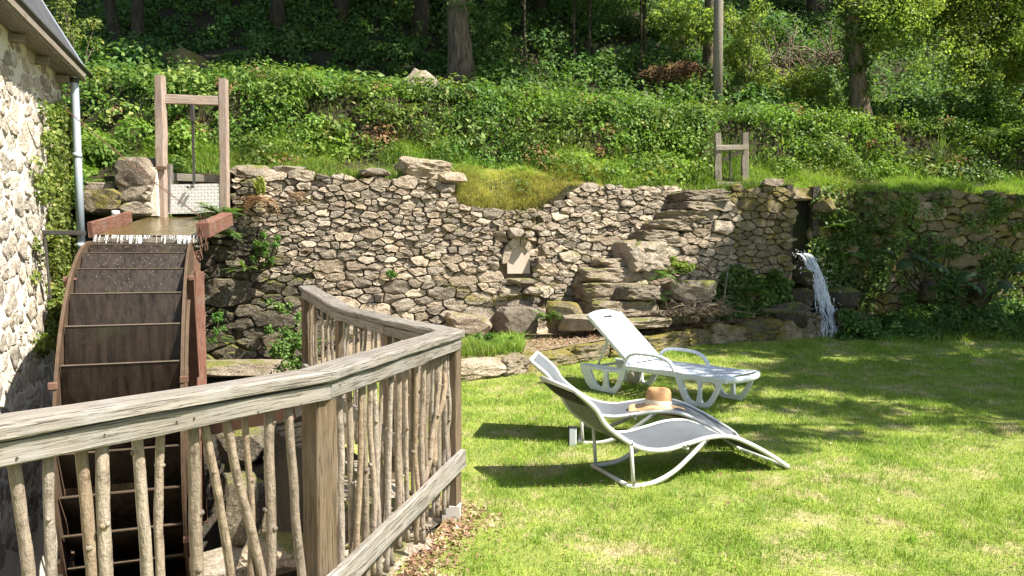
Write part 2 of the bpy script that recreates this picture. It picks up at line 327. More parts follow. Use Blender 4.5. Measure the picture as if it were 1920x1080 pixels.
# ------------------------------------------------------------------ leaf, grass and rock generators
def nrmz(a): return a / np.maximum(np.linalg.norm(a, axis=-1, keepdims=True), 1e-6)
def leaf_mesh(name, P, T, N, L, W, mat, fold=.12, midx=None):
    T = nrmz(T); Sd = nrmz(np.cross(T, N)); N = np.cross(Sd, T); n = len(P)
    L = np.broadcast_to(L, n)[:, None]; W = np.broadcast_to(W, n)[:, None]
    V = np.empty((n, 4, 3)); V[:, 0] = P; V[:, 1] = P + T * L * .45 + Sd * W * .5 + N * W * fold
    V[:, 2] = P + T * L - N * L * .06; V[:, 3] = P + T * L * .45 - Sd * W * .5 + N * W * fold
    i = np.arange(n)[:, None] * 4
    F3 = np.concatenate([i + np.array([[0, 1, 2]]), i + np.array([[0, 2, 3]])], 1).reshape(-1, 3)
    return np_mesh(name, V.reshape(-1, 3), F3, mat, midx=None if midx is None else np.repeat(midx, 2))
def cloud(centers, radii, per, up=.4, squash=.8, outward=None, inner=.7):
    """leaves spread over lumps; per = leaves per lump (scalar or list)"""
    C = np.asarray(centers, float); Rr = np.broadcast_to(np.asarray(radii, float), len(C)); per = np.broadcast_to(np.asarray(per, int), len(C))
    idx = np.repeat(np.arange(len(C)), per); n = len(idx)
    d = nrmz(rng.normal(size=(n, 3)))
    if outward is not None:
        o = np.asarray(outward, float); s = d @ o; d = np.where((s < -.25)[:, None], d - 2 * s[:, None] * o, d)
    rr = Rr[idx] * rng.uniform(inner, 1.08, n)
    P = C[idx] + d * rr[:, None] * np.array([1, 1, squash])
    N = nrmz(d + rng.normal(size=(n, 3)) * .55 + np.array([0, 0, up]))
    T = nrmz(rng.normal(size=(n, 3)) + d * .5 + np.array([0, 0, -.35])); T = T - N * (T * N).sum(1, keepdims=True)
    return P, T, N, n
def blades(name, P, H, W, mat, lean=.35, seg_bend=.5):
    n = len(P); a = rng.uniform(0, 2 * np.pi, n); side = np.stack([np.cos(a), np.sin(a), np.zeros(n)], 1)
    b = rng.uniform(0, 2 * np.pi, n); ln = rng.uniform(.1, 1, n) * lean
    dr = np.stack([np.cos(b), np.sin(b), np.zeros(n)], 1) * ln[:, None]; H = np.broadcast_to(H, n)[:, None]; W = np.broadcast_to(W, n)[:, None]
    up = np.array([0, 0, 1.]); V = np.empty((n, 5, 3))
    V[:, 0] = P - side * W / 2; V[:, 1] = P + side * W / 2
    m = P + (up + dr * seg_bend) * H * .55; V[:, 2] = m - side * W * .4; V[:, 3] = m + side * W * .4
    V[:, 4] = P + (up * (1 - .25 * ln[:, None]) + dr * 1.6) * H
    i = np.arange(n)[:, None] * 5
    T3 = np.concatenate([i + np.array([[0, 1, 3]]), i + np.array([[0, 3, 2]]), i + np.array([[2, 3, 4]])], 1).reshape(-1, 3)
    return np_mesh(name, V.reshape(-1, 3), T3, mat)
def ico(sub):
    import bmesh
    bm = bmesh.new(); bmesh.ops.create_icosphere(bm, subdivisions=sub, radius=1); bm.verts.ensure_lookup_table()
    V = [v.co.copy() for v in bm.verts]; Fc = [[v.index for v in f.verts] for f in bm.faces]; bm.free(); return V, Fc
ICO = {k: ico(k) for k in (1, 2, 3, 4)}
def rock_mesh(name, size, mat, sub=3, rough=.22, boxy=.5, seed=0):
    """an angular rock: a sphere cut by random planes, then roughened"""
    rs = random.Random(int(seed * 1000) + 5); pl = []
    def rv(): return Vector((rs.gauss(0, 1), rs.gauss(0, 1), rs.gauss(0, 1))).normalized()
    if boxy >= .35:
        tl = .10 if boxy > .6 else .22
        for v in ((1, 0, 0), (-1, 0, 0), (0, 1, 0), (0, -1, 0), (0, 0, 1), (0, 0, -1)): pl.append(((Vector(v) + rv() * tl).normalized(), rs.uniform(.92, 1.04)))
        for _ in range(9): pl.append((rv(), rs.uniform(1.05, 1.4)))
    else:
        for _ in range(16): pl.append((rv(), rs.uniform(.85, 1.05)))
    V, Fc = ICO[sub]; out = []
    for v in V:
        r_ = 1.65
        for n_, d_ in pl:
            q = v.dot(n_)
            if q > .05: r_ = min(r_, d_ / q)
        k = r_ * (1 + rough * .28 * fn(v, 1.6, seed) + rough * .20 * fn(v, 4.1, seed + 3) + rough * .12 * fn(v, 9, seed + 5))
        out.append((v.x * k * size[0], v.y * k * size[1], v.z * k * size[2]))
    return py_mesh(name, out, Fc, mat, False)
def rock(name, loc, size, mat, parent=None, rz=0., tilt=0., sub=3, rough=.22, boxy=.5, seed=None, **kw):
    me = rock_mesh(name, size, mat, sub, rough, boxy, seed if seed is not None else random.random() * 50)
    o = bpy.data.objects.new(name, me); o.location = loc; o.rotation_euler = (tilt, rnd(-.05, .05), rz); put(o, parent); return tag(o, **kw)
def board(name, p0, p1, wd, ht, mat, parent=None, up=(0, 0, 1), bev=.006, jit=.0025, seg=10, **kw):
    """a plank from p0 to p1 (centre line), wd across, ht along up; local x runs along it"""
    p0, p1 = Vector(p0), Vector(p1); x = (p1 - p0); L = x.length; x.normalize(); up = Vector(up)
    y = up.cross(x).normalized(); z = x.cross(y)
    M = Matrix((x, y, z)).transposed().to_4x4(); M.translation = p0
    V = []; b = bev; cs = [(-1, -1), (1, -1), (1, 1), (-1, 1)]; prof = []
    for sy, sz in cs:
        a = (sy * (wd / 2), sz * (ht / 2 - b)); c = (sy * (wd / 2 - b), sz * (ht / 2))
        prof += [a, c]
    # order the octagon by angle
    prof.sort(key=lambda q: math.atan2(q[1], q[0])); n = len(prof)
    sd = random.random() * 90
    for i in range(seg + 1):
        xx = L * i / seg
        for j, (a, c) in enumerate(prof):
            V.append((xx + (rnd(-jit, jit) if 0 < i < seg else rnd(-jit, jit) * 1.5), a + fn((xx * 3, j, sd)) * jit * 2 + rnd(-jit, jit) * .5, c + fn((xx * 2.3, j + 9, sd)) * jit * 2 + rnd(-jit, jit) * .5))
    Fc = [(i * n + j, i * n + (j + 1) % n, (i + 1) * n + (j + 1) % n, (i + 1) * n + j) for i in range(seg) for j in range(n)]
    Fc += [tuple(reversed(range(n))), tuple(range(seg * n, seg * n + n))]
    o = bpy.data.objects.new(name, py_mesh(name, V, Fc, mat)); o.matrix_basis = M; put(o, parent); return tag(o, **kw)

# rubble masonry: anisotropic Voronoi cells, each a stone with a domed face
def clip(poly, m, nx, nz):
    out = []; k = len(poly)
    for i in range(k):
        a, b = poly[i], poly[(i + 1) % k]; da = (a[0] - m[0]) * nx + (a[1] - m[1]) * nz; db = (b[0] - m[0]) * nx + (b[1] - m[1]) * nz
        if da <= 0: out.append(a)
        if da * db < 0:
            t_ = da / (da - db); out.append((a[0] + (b[0] - a[0]) * t_, a[1] + (b[1] - a[1]) * t_))
    return out
def seeds_in(s0, s1, z0, z1, rad, tries, aniso, fixed=()):
    pts = [(s / aniso, z, r) for s, z, r in fixed]
    cell = {}
    def add(p): cell.setdefault((int(p[0] // .3), int(p[1] // .3)), []).append(p)
    for p in pts: add(p)
    for _ in range(tries):
        s, z = rnd(s0, s1), rnd(z0, z1); r = rad(s, z) * random.choice((.5, .58, .68, .8, .95, 1.1, 1.35, 1.8)); q = (s / aniso, z, r)
        cx, cz = int(q[0] // .3), int(q[1] // .3); ok = True
        for i in range(cx - 1, cx + 2):
            for j in range(cz - 1, cz + 2):
                for o in cell.get((i, j), ()):
                    if (o[0] - q[0]) ** 2 + (o[1] - q[1]) ** 2 < ((r + o[2]) * .98) ** 2: ok = False; break
                if not ok: break
            if not ok: break
        if ok: pts.append(q); add(q)
    return pts
def rubble(parent, mapf, s0, s1, z0, z1, inside, rad, mat, aniso=2.1, gap=.0048, bulge=.026, smooth=False, tilt=.8, tries=9000, fixed=(), maxn=300, flat=.55, matf=None, name='stone'):
    pts = seeds_in(s0 - .4, s1 + .4, z0 - .25, z1 + .25, rad, tries, aniso, fixed)
    A = np.array([(p[0], p[1]) for p in pts]); R_ = np.array([p[2] for p in pts]); out = []
    for i, p in enumerate(pts):
        if not inside(p[0] * aniso, p[1]): continue
        d2 = ((A - A[i]) ** 2).sum(1); nb = np.argsort(d2)[1:26]
        poly = [(p[0] - .7, p[1] - .7), (p[0] + .7, p[1] - .7), (p[0] + .7, p[1] + .7), (p[0] - .7, p[1] + .7)]
        for j in nb:
            dx, dz = A[j] - A[i]; d = math.sqrt(dx * dx + dz * dz); fr = .5 + .5 * (R_[i] ** 2 - R_[j] ** 2) / (d * d); fr = min(max(fr, .25), .75)
            poly = clip(poly, (p[0] + dx * fr, p[1] + dz * fr), dx, dz)
            if len(poly) < 3: break
        if len(poly) < 3: continue
        poly = [(x * aniso, z) for x, z in poly]
        cx = sum(q[0] for q in poly) / len(poly); cz = sum(q[1] for q in poly) / len(poly)
        P = []
        for q in poly:
            dx, dz = q[0] - cx, q[1] - cz; L = math.hypot(dx, dz); g = max(0, 1 - (gap * rnd(.6, 2.6)) / max(L, .01)); P.append((cx + dx * g, cz + dz * g))
        Q = []
        for a, b in zip(P, P[1:] + P[:1]):
            if math.hypot(a[0] - b[0], a[1] - b[1]) < .012: Q.append(a); continue
            e_ = rnd(.06, .2); g_ = rnd(.06, .2); j_ = rnd(-.10, .10); mx_, mz_ = (a[0] + b[0]) / 2 - (b[1] - a[1]) * j_, (a[1] + b[1]) / 2 + (b[0] - a[0]) * j_; Q += [(a[0] * (1 - e_) + b[0] * e_, a[1] * (1 - e_) + b[1] * e_), (mx_, mz_), (a[0] * g_ + b[0] * (1 - g_), a[1] * g_ + b[1] * (1 - g_))]
        n = len(Q); size = min(max(q[1] for q in Q) - min(q[1] for q in Q), max(q[0] for q in Q) - min(q[0] for q in Q))
        if size < .03: continue
        bz = bulge * rnd(.45, 1.25) * min(1, size / .14); off = rnd(-.025, .032); off *= tilt; tz = rnd(-.24, .18) * tilt; tx = rnd(-.16, .16) * tilt
        V = []
        for k_, (sc, dp) in enumerate(((1, -.09), (1.0, 0), (.93, bz * .75), (flat, bz))):
            for q in Q:
                sx, sz = cx + (q[0] - cx) * sc, cz + (q[1] - cz) * sc
                dd = dp + (0 if k_ == 0 else off + (sz - cz) * tz + (sx - cx) * tx + fn((sx, sz, k_), 11, i % 17) * .022)
                V.append(mapf(sx + (rnd(-.004, .004) if k_ else 0), sz + (rnd(-.004, .004) if k_ else 0), dd))
        V.append(mapf(cx, cz, off + bz * 1.02))
        Fc = [(r * n + j, r * n + (j + 1) % n, (r + 1) * n + (j + 1) % n, (r + 1) * n + j) for r in range(3) for j in range(n)] + [(3 * n + j, 3 * n + (j + 1) % n, 4 * n) for j in range(n)]
        a2 = abs(sum(P[k][0] * P[(k + 1) % len(P)][1] - P[(k + 1) % len(P)][0] * P[k][1] for k in range(len(P)))) / 2
        out.append((a2, V, Fc, matf(cx, cz) if matf else mat, mapf(cx, cz, 0)))
    out.sort(key=lambda q: -q[0])
    for a2, V, Fc, m, c in out[:maxn]:
        me = py_mesh(name, [Vector(v) - Vector(c) for v in V], Fc, m, smooth); o = bpy.data.objects.new(name, me); o.location = c; put(o, parent)
    if len(out) > maxn:
        mb = MB()
        for a2, V, Fc, m, c in out[maxn:]: mb.add(V, Fc)
        mb.build('small_stones', mat, parent, False, kind='stuff')
    return len(out)
def line_map(pl):
    """map (s, z, depth) on a vertical surface over the ground polyline pl; depth towards the right-hand normal side (camera)"""
    pl = [Vector((p[0], p[1], 0)) for p in pl]; cum = [0]
    for a, b in zip(pl, pl[1:]): cum.append(cum[-1] + (b - a).length)
    def f(s, z, d):
        i = 0
        while i < len(cum) - 2 and s > cum[i + 1]: i += 1
        t_ = (pl[i + 1] - pl[i]).normalized(); n = Vector((t_.y, -t_.x, 0)); p = pl[i] + t_ * (s - cum[i]) + n * d
        return Vector((p.x, p.y, z))
    f.length = cum[-1]; return f
def core(parent, mapf, s0, s1, zb, ztop, mat, thick=.45, depth=-.05, step=.15, name='core'):
    n = max(2, int((s1 - s0) / step)); V = []; Fc = []
    for i in range(n + 1):
        s = s0 + (s1 - s0) * i / n; zt = ztop(s); zl = zb(s) if callable(zb) else zb
        V += [mapf(s, zl, depth), mapf(s, zt, depth), mapf(s, zt, depth - thick), mapf(s, zl, depth - thick)]
    for i in range(n):
        for j in range(4): Fc.append((i * 4 + j, i * 4 + (j + 1) % 4, (i + 1) * 4 + (j + 1) % 4, (i + 1) * 4 + j))
    Fc += [(0, 1, 2, 3), (n * 4 + 3, n * 4 + 2, n * 4 + 1, n * 4)]
    me = py_mesh(name, V, Fc, mat); return obj(name, me, parent)

# ------------------------------------------------------------------ the lie of the land
WALL = [(-12, 9.9), (-5, 10.15), (-3.6, 10.3), (0, 11.6), (2.85, 12.75), (4.9, 13.1), (9.6, 14.2), (25, 17.5)]
def wally(x): return interp(x, WALL)
EDGE = [(-6, -8), (.2, -5.5), (1.84, -1.34), (2.72, -.74), (4.22, -.37), (5.0, -.82), (6.0, -1.42), (7.1, -2.0), (9.0, -2.2), (11, -2.3)]   # pit edge: y -> x
def lawn_z(x, y): return .03 * max(0, y - 8.2) + .012 * fn((x, y, 0), .8)
KERB = []
for px, py in ((800, 722), (850, 716), (950, 704), (1050, 686), (1150, 668), (1300, 649), (1420, 640), (1535, 631)):
    d = 9.0
    for _ in range(30): d = at_z(px, py, .03 * max(0, d - 8.2)).y
    p = at_z(px, py, .03 * max(0, d - 8.2)); KERB.append((p.x, p.y))
KX = [(a, b) for a, b in KERB]
def kerby(x): return interp(x, KX) if x <= KX[-1][0] else KX[-1][1] - .05 * (x - KX[-1][0])
def hill_z(x, y):
    t_ = y - wally(x)
    z = interp(t_, [(.117, 1.2), (.1195, 2.60), (.4, 2.68), (1.3, 3.12), (1.75, 4.15), (2.5, 4.36), (3.2, 4.48), (4.6, 4.7), (8, 6.6), (18, 14.5), (45, 34)])
    t_ = max(t_, .1195); sl_ = max(0, 1 - abs((x + .15) / 1.05)) ; z -= .42 * min(1, sl_ * 1.8) * max(0, 1 - max(0, t_ - .13) / .38)
    if t_ > 2.4: z += fn((x, y, 0), .45) * .35 * min(1, (t_ - 2.4) / 2) + fn((x, y, 3), 1.3) * .12
    else: z += fn((x, y, 0), 1.6) * .05
    return z
def ghit(px, py):
    d = ray(px, py); y = 12.5
    while y < 45:
        p = CAM + d * (y / d.y)
        if y - wally(p.x) > 2.3 and hill_z(p.x, p.y) > p.z: return p
        y += .05
    return p
def grid_obj(name, xs, ys, zf, mat, keep=None, yf=None, **kw):
    V = []; Fc = []; nx = len(xs)
    for y in ys:
        for x in xs:
            yy = yf(x, y) if yf else y; V.append((x, yy, zf(x, yy)))
    for j in range(len(ys) - 1):
        for i in range(nx - 1):
            q = (j * nx + i, j * nx + i + 1, (j + 1) * nx + i + 1, (j + 1) * nx + i)
            if keep is None or keep([V[k] for k in q]): Fc.append(q)
    return obj(name, py_mesh(name, V, Fc, mat, True), kind='structure', **kw)
# lawn: right of the pit edge, up to the kerb; goes on behind the camera and to the right
rows = list(np.arange(-14, 0, 1.0)) + list(np.arange(0, 2, .2)) + list(np.arange(2, 12.6, .15)) + [12.8, 13.2]
V = []; Fc = []; us = np.concatenate([np.linspace(0, 1, 25) ** 1.6 * 9, np.linspace(10, 32, 8)])
for y in rows:
    xe = interp(y, EDGE)
    for u in us: x = xe + u; V.append((x, y, lawn_z(x, y)))
nu = len(us)
for j in range(len(rows) - 1):
    for i in range(nu - 1): Fc.append((j * nu + i, j * nu + i + 1, (j + 1) * nu + i + 1, (j + 1) * nu + i))
obj('lawn', py_mesh('lawn', V, Fc, MAT['lawn'], True), kind='structure')
# terrace between kerb and wall
def terr_z(x, y): return .25 + .05 * max(0, x) + .02 * fn((x, y, 0), 1.5)
V = []; Fc = []; xs = list(np.arange(-2.3, 5.65, .2)); ks = 9
for x in xs:
    for k in range(ks):
        y = (kerby(x) + .10) * (1 - k / (ks - 1)) + (wally(x) + .25) * (k / (ks - 1)); V.append((x, y, terr_z(x, y)))
for i in range(len(xs) - 1):
    for k in range(ks - 1): Fc.append((i * ks + k, (i + 1) * ks + k, (i + 1) * ks + k + 1, i * ks + k + 1))
obj('terrace', py_mesh('terrace', V, Fc, MAT['terrace'], True), kind='structure')
# ground right of the terrace, below the mossy wall, with the stream bed
def rg_z(x, y):
    k = max(0, min(1, (y - 12.0) / 2.0)); return lawn_z(x, 12.2) - .05 + .35 * k * max(0, min(1, (x - 6.2) / 1.0)) - .35 * max(0, 1 - abs(x - 5.55) / .55) * max(0, min(1, (y - 11.7) / .5)) + fn((x, y, 0), 2) * .05
grid_obj('stream_bank', np.arange(5.0, 24, .25), np.arange(11.6, 18, .25), rg_z, MAT['soil'])
# pit floor
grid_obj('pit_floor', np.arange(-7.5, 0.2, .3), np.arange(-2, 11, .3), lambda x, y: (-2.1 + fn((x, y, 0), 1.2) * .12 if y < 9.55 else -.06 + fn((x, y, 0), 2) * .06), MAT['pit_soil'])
# upper ground and wooded hillside
ts = [-.004] + list(np.arange(0, 2, .12)) + list(np.arange(2, 5, .2)) + list(np.arange(5, 12, .5)) + list(np.arange(12, 46, 2))
grid_obj('hillside', np.concatenate([np.arange(-22, -6, .4), np.arange(-6, 8, .15), np.arange(8, 30, .4)]), ts, hill_z, MAT['hill'], yf=lambda x, y: wally(x) + .12 + y)

# ------------------------------------------------------------------ stone walls
def xs_map(pl):
    f = line_map(pl); return f
# left retaining wall behind the wheel pit
L1 = [(-3.78, 10.24), (0, 11.6), (.40, 11.76)]; f1 = line_map(L1)
def x_of(f, s): return f(s, 0, 0).x
def top1(s):
    x = x_of(f1, s); return interp(x, [(-3.8, 2.72), (-2.2, 2.66), (-1.3, 2.68), (-.92, 2.78), (-.86, 2.30), (-.3, 2.22), (.4, 2.28)])
def bot1(s): return interp(x_of(f1, s), [(-3.8, -.15), (-2.4, -.15), (-2.1, .1), (.4, .2)])
wl = empty('retaining_wall', (-1.7, 11.0, 0), label='tall tan rubble retaining wall behind the fence, with arched niche', cat='wall')
core(wl, f1, 0, f1.length, lambda s: -2.2 if x_of(f1, s) < -2.1 else -.1, lambda s: top1(s) - .06, MAT['earth_joint'])
NI = at(972, 478, 11.62); ns = [s for s in np.linspace(0, f1.length, 400)]; ns = min(ns, key=lambda s: abs(x_of(f1, s) - NI.x))
def in1(s, z): return -.05 < s < f1.length + .02 and bot1(s) < z < top1(s) - .02 and not (abs(s - ns) < .26 and abs(z - (NI.z - .02)) < .36)
def rad1(s, z): return interp(z, [(-.1, .10), (.5, .080), (1.2, .056), (1.8, .044), (2.5, .045), (2.7, .055)])
def mat1(s, z):
    x = x_of(f1, s); q = x * .8 + z * .55 + fn((x, z, 0), 1.2) * .5
    return MAT['stone_wet_shade'] if q < -1.75 else MAT['stone']
big = [(s_, z_, r_) for s_, z_, r_ in ((2.9, .95, .10), (3.5, .62, .12), (1.25, 1.35, .10), (2.2, 1.05, .09), (4.0, .35, .14), (3.0, .38, .12), (3.95, 1.35, .085), (1.9, .7, .11), (.5, .6, .13), (1.1, .45, .13), (.45, 2.62, .09), (.9, 2.63, .08))]
print('wall1', rubble(wl, f1, 0, f1.length, -.15, 2.75, in1, rad1, MAT['stone'], matf=mat1, fixed=big, tries=16000))
f0 = line_map([(-6.0, 9.98), (-3.78, 10.24)])
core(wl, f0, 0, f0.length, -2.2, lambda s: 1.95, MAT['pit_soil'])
rubble(wl, f0, .6, f0.length, -.3, 1.95, lambda s, z: .6 < s < f0.length and -.3 < z < 1.9, lambda s, z: .1, MAT['stone_wet_shade'], tries=3000, name='stone')
# niche: pale board under an arch of stones
def nich(pts, d0, d1, mat, name):
    n = len(pts); V = [f1(ns + a, NI.z + b, d1) for a, b in pts] + [f1(ns + a, NI.z + b, d0) for a, b in pts]
    Fc = [tuple(reversed(range(n)))] + [(i, (i + 1) % n, n + (i + 1) % n, n + i) for i in range(n)]
    obj(name, py_mesh(name, V, Fc, mat), wl)
arch = [(-.185, -.29), (.19, -.29)] + [(.19 * math.cos(R(q)), -.10 + .30 * math.sin(R(q)) ** .9) for q in range(0, 181, 12)]
nich(arch, -.03, .012, MAT['board'], 'niche_board')
for k, (a0, a1) in enumerate(((-95, -45), (-42, 2), (6, 50), (53, 98))):
    P = []
    for rr in (.215, .33):
        for j in range(4):
            an = R(a0 + (a1 - a0) * (j if rr < .3 else 3 - j) / 3); P.append((math.sin(an) * rr * .85, -.10 + math.cos(an) * rr * 1.15))
    if k != 3: nich(P, -.05, .05, MAT['stone'], 'arch_stone')
for k, (px, py, sx, sz) in enumerate(((966, 437, .13, .08), (925, 470, .08, .07), (1020, 470, .07, .09), (1018, 500, .07, .05), (925, 500, .07, .08), (990, 440, .08, .05), (935, 440, .09, .06), (968, 578, .20, .13), (955, 548, .17, .07), (1000, 545, .15, .06), (985, 527, .22, .045))):
    p = at(px, py, 11.58); rock('stone', p, (sx, .12, sz), MAT['stone'], wl, rz=.36, sub=2, seed=k)
rock('stone', at(970, 600, 11.45), (.30, .2, .21), MAT['boulder'], wl, rz=.36, seed=11)
rock('stone', at(880, 608, 11.1), (.30, .2, .15), MAT['stone'], wl, rz=.36, seed=12)
rock('coping_boulder', at(795, 318, 11.42), (.38, .26, .14), MAT['step'], wl, rz=.36, boxy=.4, rough=.5, seed=31, sub=4, label='large pale boulder crowning the wall')
for px, sx, sz in ((470, .24, .10), (535, .22, .09), (700, .2, .06), (840, .22, .09)):
    p = at(px, 322 + (10 if px == 840 else 0), 10.3 + (px - 440) * .0024); rock('stone', p + Vector((0, .12, 0)), (sx, .2, sz), MAT['stone'], wl, rz=.36, sub=2)
# centre wall, beyond the straight joint, behind the steps
L2 = [(.42, 11.77), (2.85, 12.75), (3.6, 12.95)]; f2 = line_map(L2)
def top2(s): return interp(x_of(f2, s), [(.4, 2.28), (.75, 2.36), (1.0, 2.5), (1.2, 2.62), (2.8, 2.72), (2.86, 2.72), (2.95, 2.5), (3.6, 2.5)])
wc = empty('retaining_wall', (1.6, 12.2, .2), label='section of small-stone rubble wall behind the stone steps', cat='wall')
core(wc, f2, 0, f2.length, -.1, lambda s: top2(s) - .05, MAT['earth_joint'])
print('wall2', rubble(wc, f2, 0, f2.length, .2, 2.75, lambda s, z: -.02 < s < f2.length and .2 < z < top2(s), lambda s, z: interp(z, [(.3, .075), (1.2, .052), (2.6, .042)]), MAT['stone'], tries=9000))
# flank of the steps and the wall on to the water outlet
L3 = [(1.95, 11.75), (4.78, 12.78)]; f3 = line_map(L3)
prof3 = []
for px, py in ((1185, 545), (1200, 510), (1240, 465), (1268, 440), (1300, 418), (1340, 388), (1362, 372), (1372, 350), (1482, 347)):
    s_ = min(np.linspace(0, f3.length, 300), key=lambda s: abs(960 + F * f3(s, 0, 0).x / f3(s, 0, 0).y - px)); prof3.append((float(s_), at(px, py, f3(s_, 0, 0).y).z))
def top3(s): return interp(s, prof3)
wf = empty('retaining_wall', (3.6, 12.4, .3), label='shaded rubble wall between the stone steps and the water outlet', cat='wall')
core(wf, f3, .05, f3.length, 0, lambda s: top3(s) - .06, MAT['earth_joint'], thick=.5)
print('wall3', rubble(wf, f3, 0, f3.length, .3, 2.75, lambda s, z: 0 < s < f3.length and .25 < z < top3(s) - .02, lambda s, z: interp(z, [(.3, .085), (1.2, .06), (2.6, .055)]), MAT['stone'], tries=9000, matf=lambda s, z: MAT['stone_moss'] if s + fn((s, z, 0), 1.5) > 1.9 or z < .8 else MAT['stone']))
# mossy wall right of the outlet
L4 = [(5.30, 13.2), (9.6, 14.2), (14.5, 15.2)]; f4 = line_map(L4)
wr = empty('retaining_wall', (9.0, 14.1, .2), label='mossy overgrown stone wall running on beyond the water outlet', cat='wall')
core(wr, f4, 0, f4.length, -.1, lambda s: 2.66 + .05 * fn((s, 0, 0), 2), MAT['soil'], thick=.5)
print('wall4', rubble(wr, f4, 0, 9.2, .1, 2.7, lambda s, z: 0 < s < 9.2 and .1 < z < 2.66, lambda s, z: .095, MAT['stone_moss'], tries=7000, bulge=.08))
# the stone steps
stp = empty('stone_steps', (2.3, 11.8, .3), label='flight of rough stone steps climbing the wall beside the water outlet', cat='steps')
for k, (x0, x1, y0, y1, dd) in enumerate(((1268, 1358, 357, 380, 12.35), (1262, 1332, 380, 397, 12.3), (1242, 1308, 397, 415, 12.25), (1218, 1296, 414, 433, 12.2), (1188, 1266, 432, 455, 12.1), (1164, 1242, 454, 506, 11.95), (1108, 1168, 486, 503, 12.0), (1078, 1192, 502, 530, 11.9), (1084, 1208, 532, 564, 11.7), (1150, 1222, 535, 562, 11.4), (1098, 1228, 564, 596, 11.4), (1120, 1250, 597, 614, 11.15))):
    a = at(x0, y0, dd); b = at(x1, y1, dd); c = (a + b) / 2
    rock('step', c + Vector((0, .18, 0)), ((b.x - a.x) / 2 * 1.03, .42, (a.z - b.z) / 2 * 1.1), MAT['step'] if k != 5 else MAT['boulder'], stp, rz=.3, boxy=.72, rough=.3, seed=k + 20, sub=4)
core(stp, line_map([(1.15, 12.0), (2.0, 12.25), (3.3, 12.7)]), 0, 2.3, 0, lambda s: interp(s, [(0, .85), (.7, 1.3), (2.2, 2.35)]), MAT['earth_joint'], thick=.35, name='rubble_fill')
# kerb of the terrace
kb = empty('stone_kerb', (KERB[2][0], KERB[2][1], 0), label='low rough stone kerb edging the earth terrace above the lawn', cat='kerb')
kf = line_map(KERB); s = -.3
while s < kf.length:
    L = rnd(.35, 1.0); p = kf(s + L / 2, 0, -.08); h = terr_z(p.x, p.y) - lawn_z(p.x, p.y)
    rock('stone', (p.x, p.y, lawn_z(p.x, p.y) + h * .45), (L / 2 * 1.04, .16 + rnd(-.02, .03), h * rnd(.48, .56)), MAT['step'] if p.x < .3 else MAT['stone_moss'], kb, rz=math.atan2(kf(s + L, 0, 0).y - kf(s, 0, 0).y, kf(s + L, 0, 0).x - kf(s, 0, 0).x), boxy=.8, rough=.7, sub=4)
    s += L
# water outlet: dark slot with side slabs
oc = empty('water_outlet', (5.03, 13.0, 0), label='dark stone slot in the wall from which water pours', cat='outlet')
mb = MB(); mb.box((4.70, 12.80, -.1), (4.80, 14.4, 2.72)); mb.build('side_slab', MAT['stone_wet_shade'], oc)
mb = MB(); mb.box((5.28, 13.15, -.1), (5.40, 14.4, 2.72)); mb.build('side_slab', MAT['stone_wet_shade'], oc)
mb = MB(); mb.box((4.8, 13.12, -.1), (5.28, 14.4, 1.45)); mb.build('spill_slab', MAT['stone_wet_shade'], oc)
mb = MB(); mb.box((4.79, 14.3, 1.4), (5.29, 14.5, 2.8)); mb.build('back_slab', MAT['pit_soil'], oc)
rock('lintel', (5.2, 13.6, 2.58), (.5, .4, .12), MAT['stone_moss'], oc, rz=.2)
for k, (px, py, d, sz) in enumerate(((1545, 385, 13.1, .17), (1512, 520, 12.95, .22), (1498, 560, 12.8, .25), (1575, 560, 12.9, .28), (1590, 600, 12.6, .25), (1480, 592, 12.5, .3), (1540, 580, 12.95, .25))):
    rock('stone', at(px, py, d), (sz, sz * .8, sz * .7), MAT['stone_wet_shade'] if k else MAT['stone_moss'], oc, sub=2, rz=rnd(0, 3))
# rocks standing at the wall foot
rock('boulder', at(1056, 592, 11.3), (.26, .22, .22), MAT['stone_moss'], label='mossy squared rock at the foot of the wall beside a fern', cat='rock')
rock('boulder', at(1290, 548, 11.75), (.36, .26, .18), MAT['step'], label='rounded mossy rock beside the brush heap below the steps', cat='rock')
rock('boulder', at(1085, 606, 11.0), (.28, .2, .12), MAT['boulder'], label='flat grey rock lying at the lowest step', cat='rock')
rock('boulder', ghit(352, 140) + Vector((0, 0, .15)), (.46, .4, .36), MAT['stone_moss'], rz=.4, boxy=.25, label='big grey boulder in dark shade above the tall sluice frame', cat='rock')
rock('boulder', ghit(788, 178) + Vector((0, 0, .1)), (.34, .3, .27), MAT['boulder'], rz=.2, boxy=.3, label='grey boulder in shade beside the thick tree trunk', cat='rock')
rock('boulder', ghit(1470, 218) + Vector((0, 0, .08)), (.62, .4, .28), MAT['stone_moss'], rz=.2, boxy=.2, label='brown mossy mound of rock above the right bank', cat='rock')

# ------------------------------------------------------------------ house
HC = Vector((-5.69, 9.52, 0)); hd = Vector((.318, -.948, 0)).normalized(); hn = Vector((.948, .318, 0)).normalized()
hs = empty('stone_house', (HC.x, HC.y, -2), label='pale mortared stone house with slate roof beside the water wheel', cat='house')
def fh(s, z, d): return HC + hd * s + hn * d + Vector((0, 0, z))
V = [fh(s, z, d) for s in (0, 11) for z in (-2.3, 3.86) for d in (0, -5)]
wall = obj('wall', py_mesh('wall', V, [(0, 1, 3, 2), (4, 6, 7, 5), (0, 4, 5, 1), (2, 3, 7, 6), (0, 2, 6, 4), (1, 5, 7, 3)], MAT['mortar']), hs)
print('house', rubble(wall, fh, 0, 3.6, -1.4, 3.75, lambda s, z: .03 < s < 3.55 and -1.4 < z < 3.72, lambda s, z: .097, MAT['stone_house'], aniso=1.25, gap=.010, bulge=.009, tries=9000, smooth=True, tilt=.35))
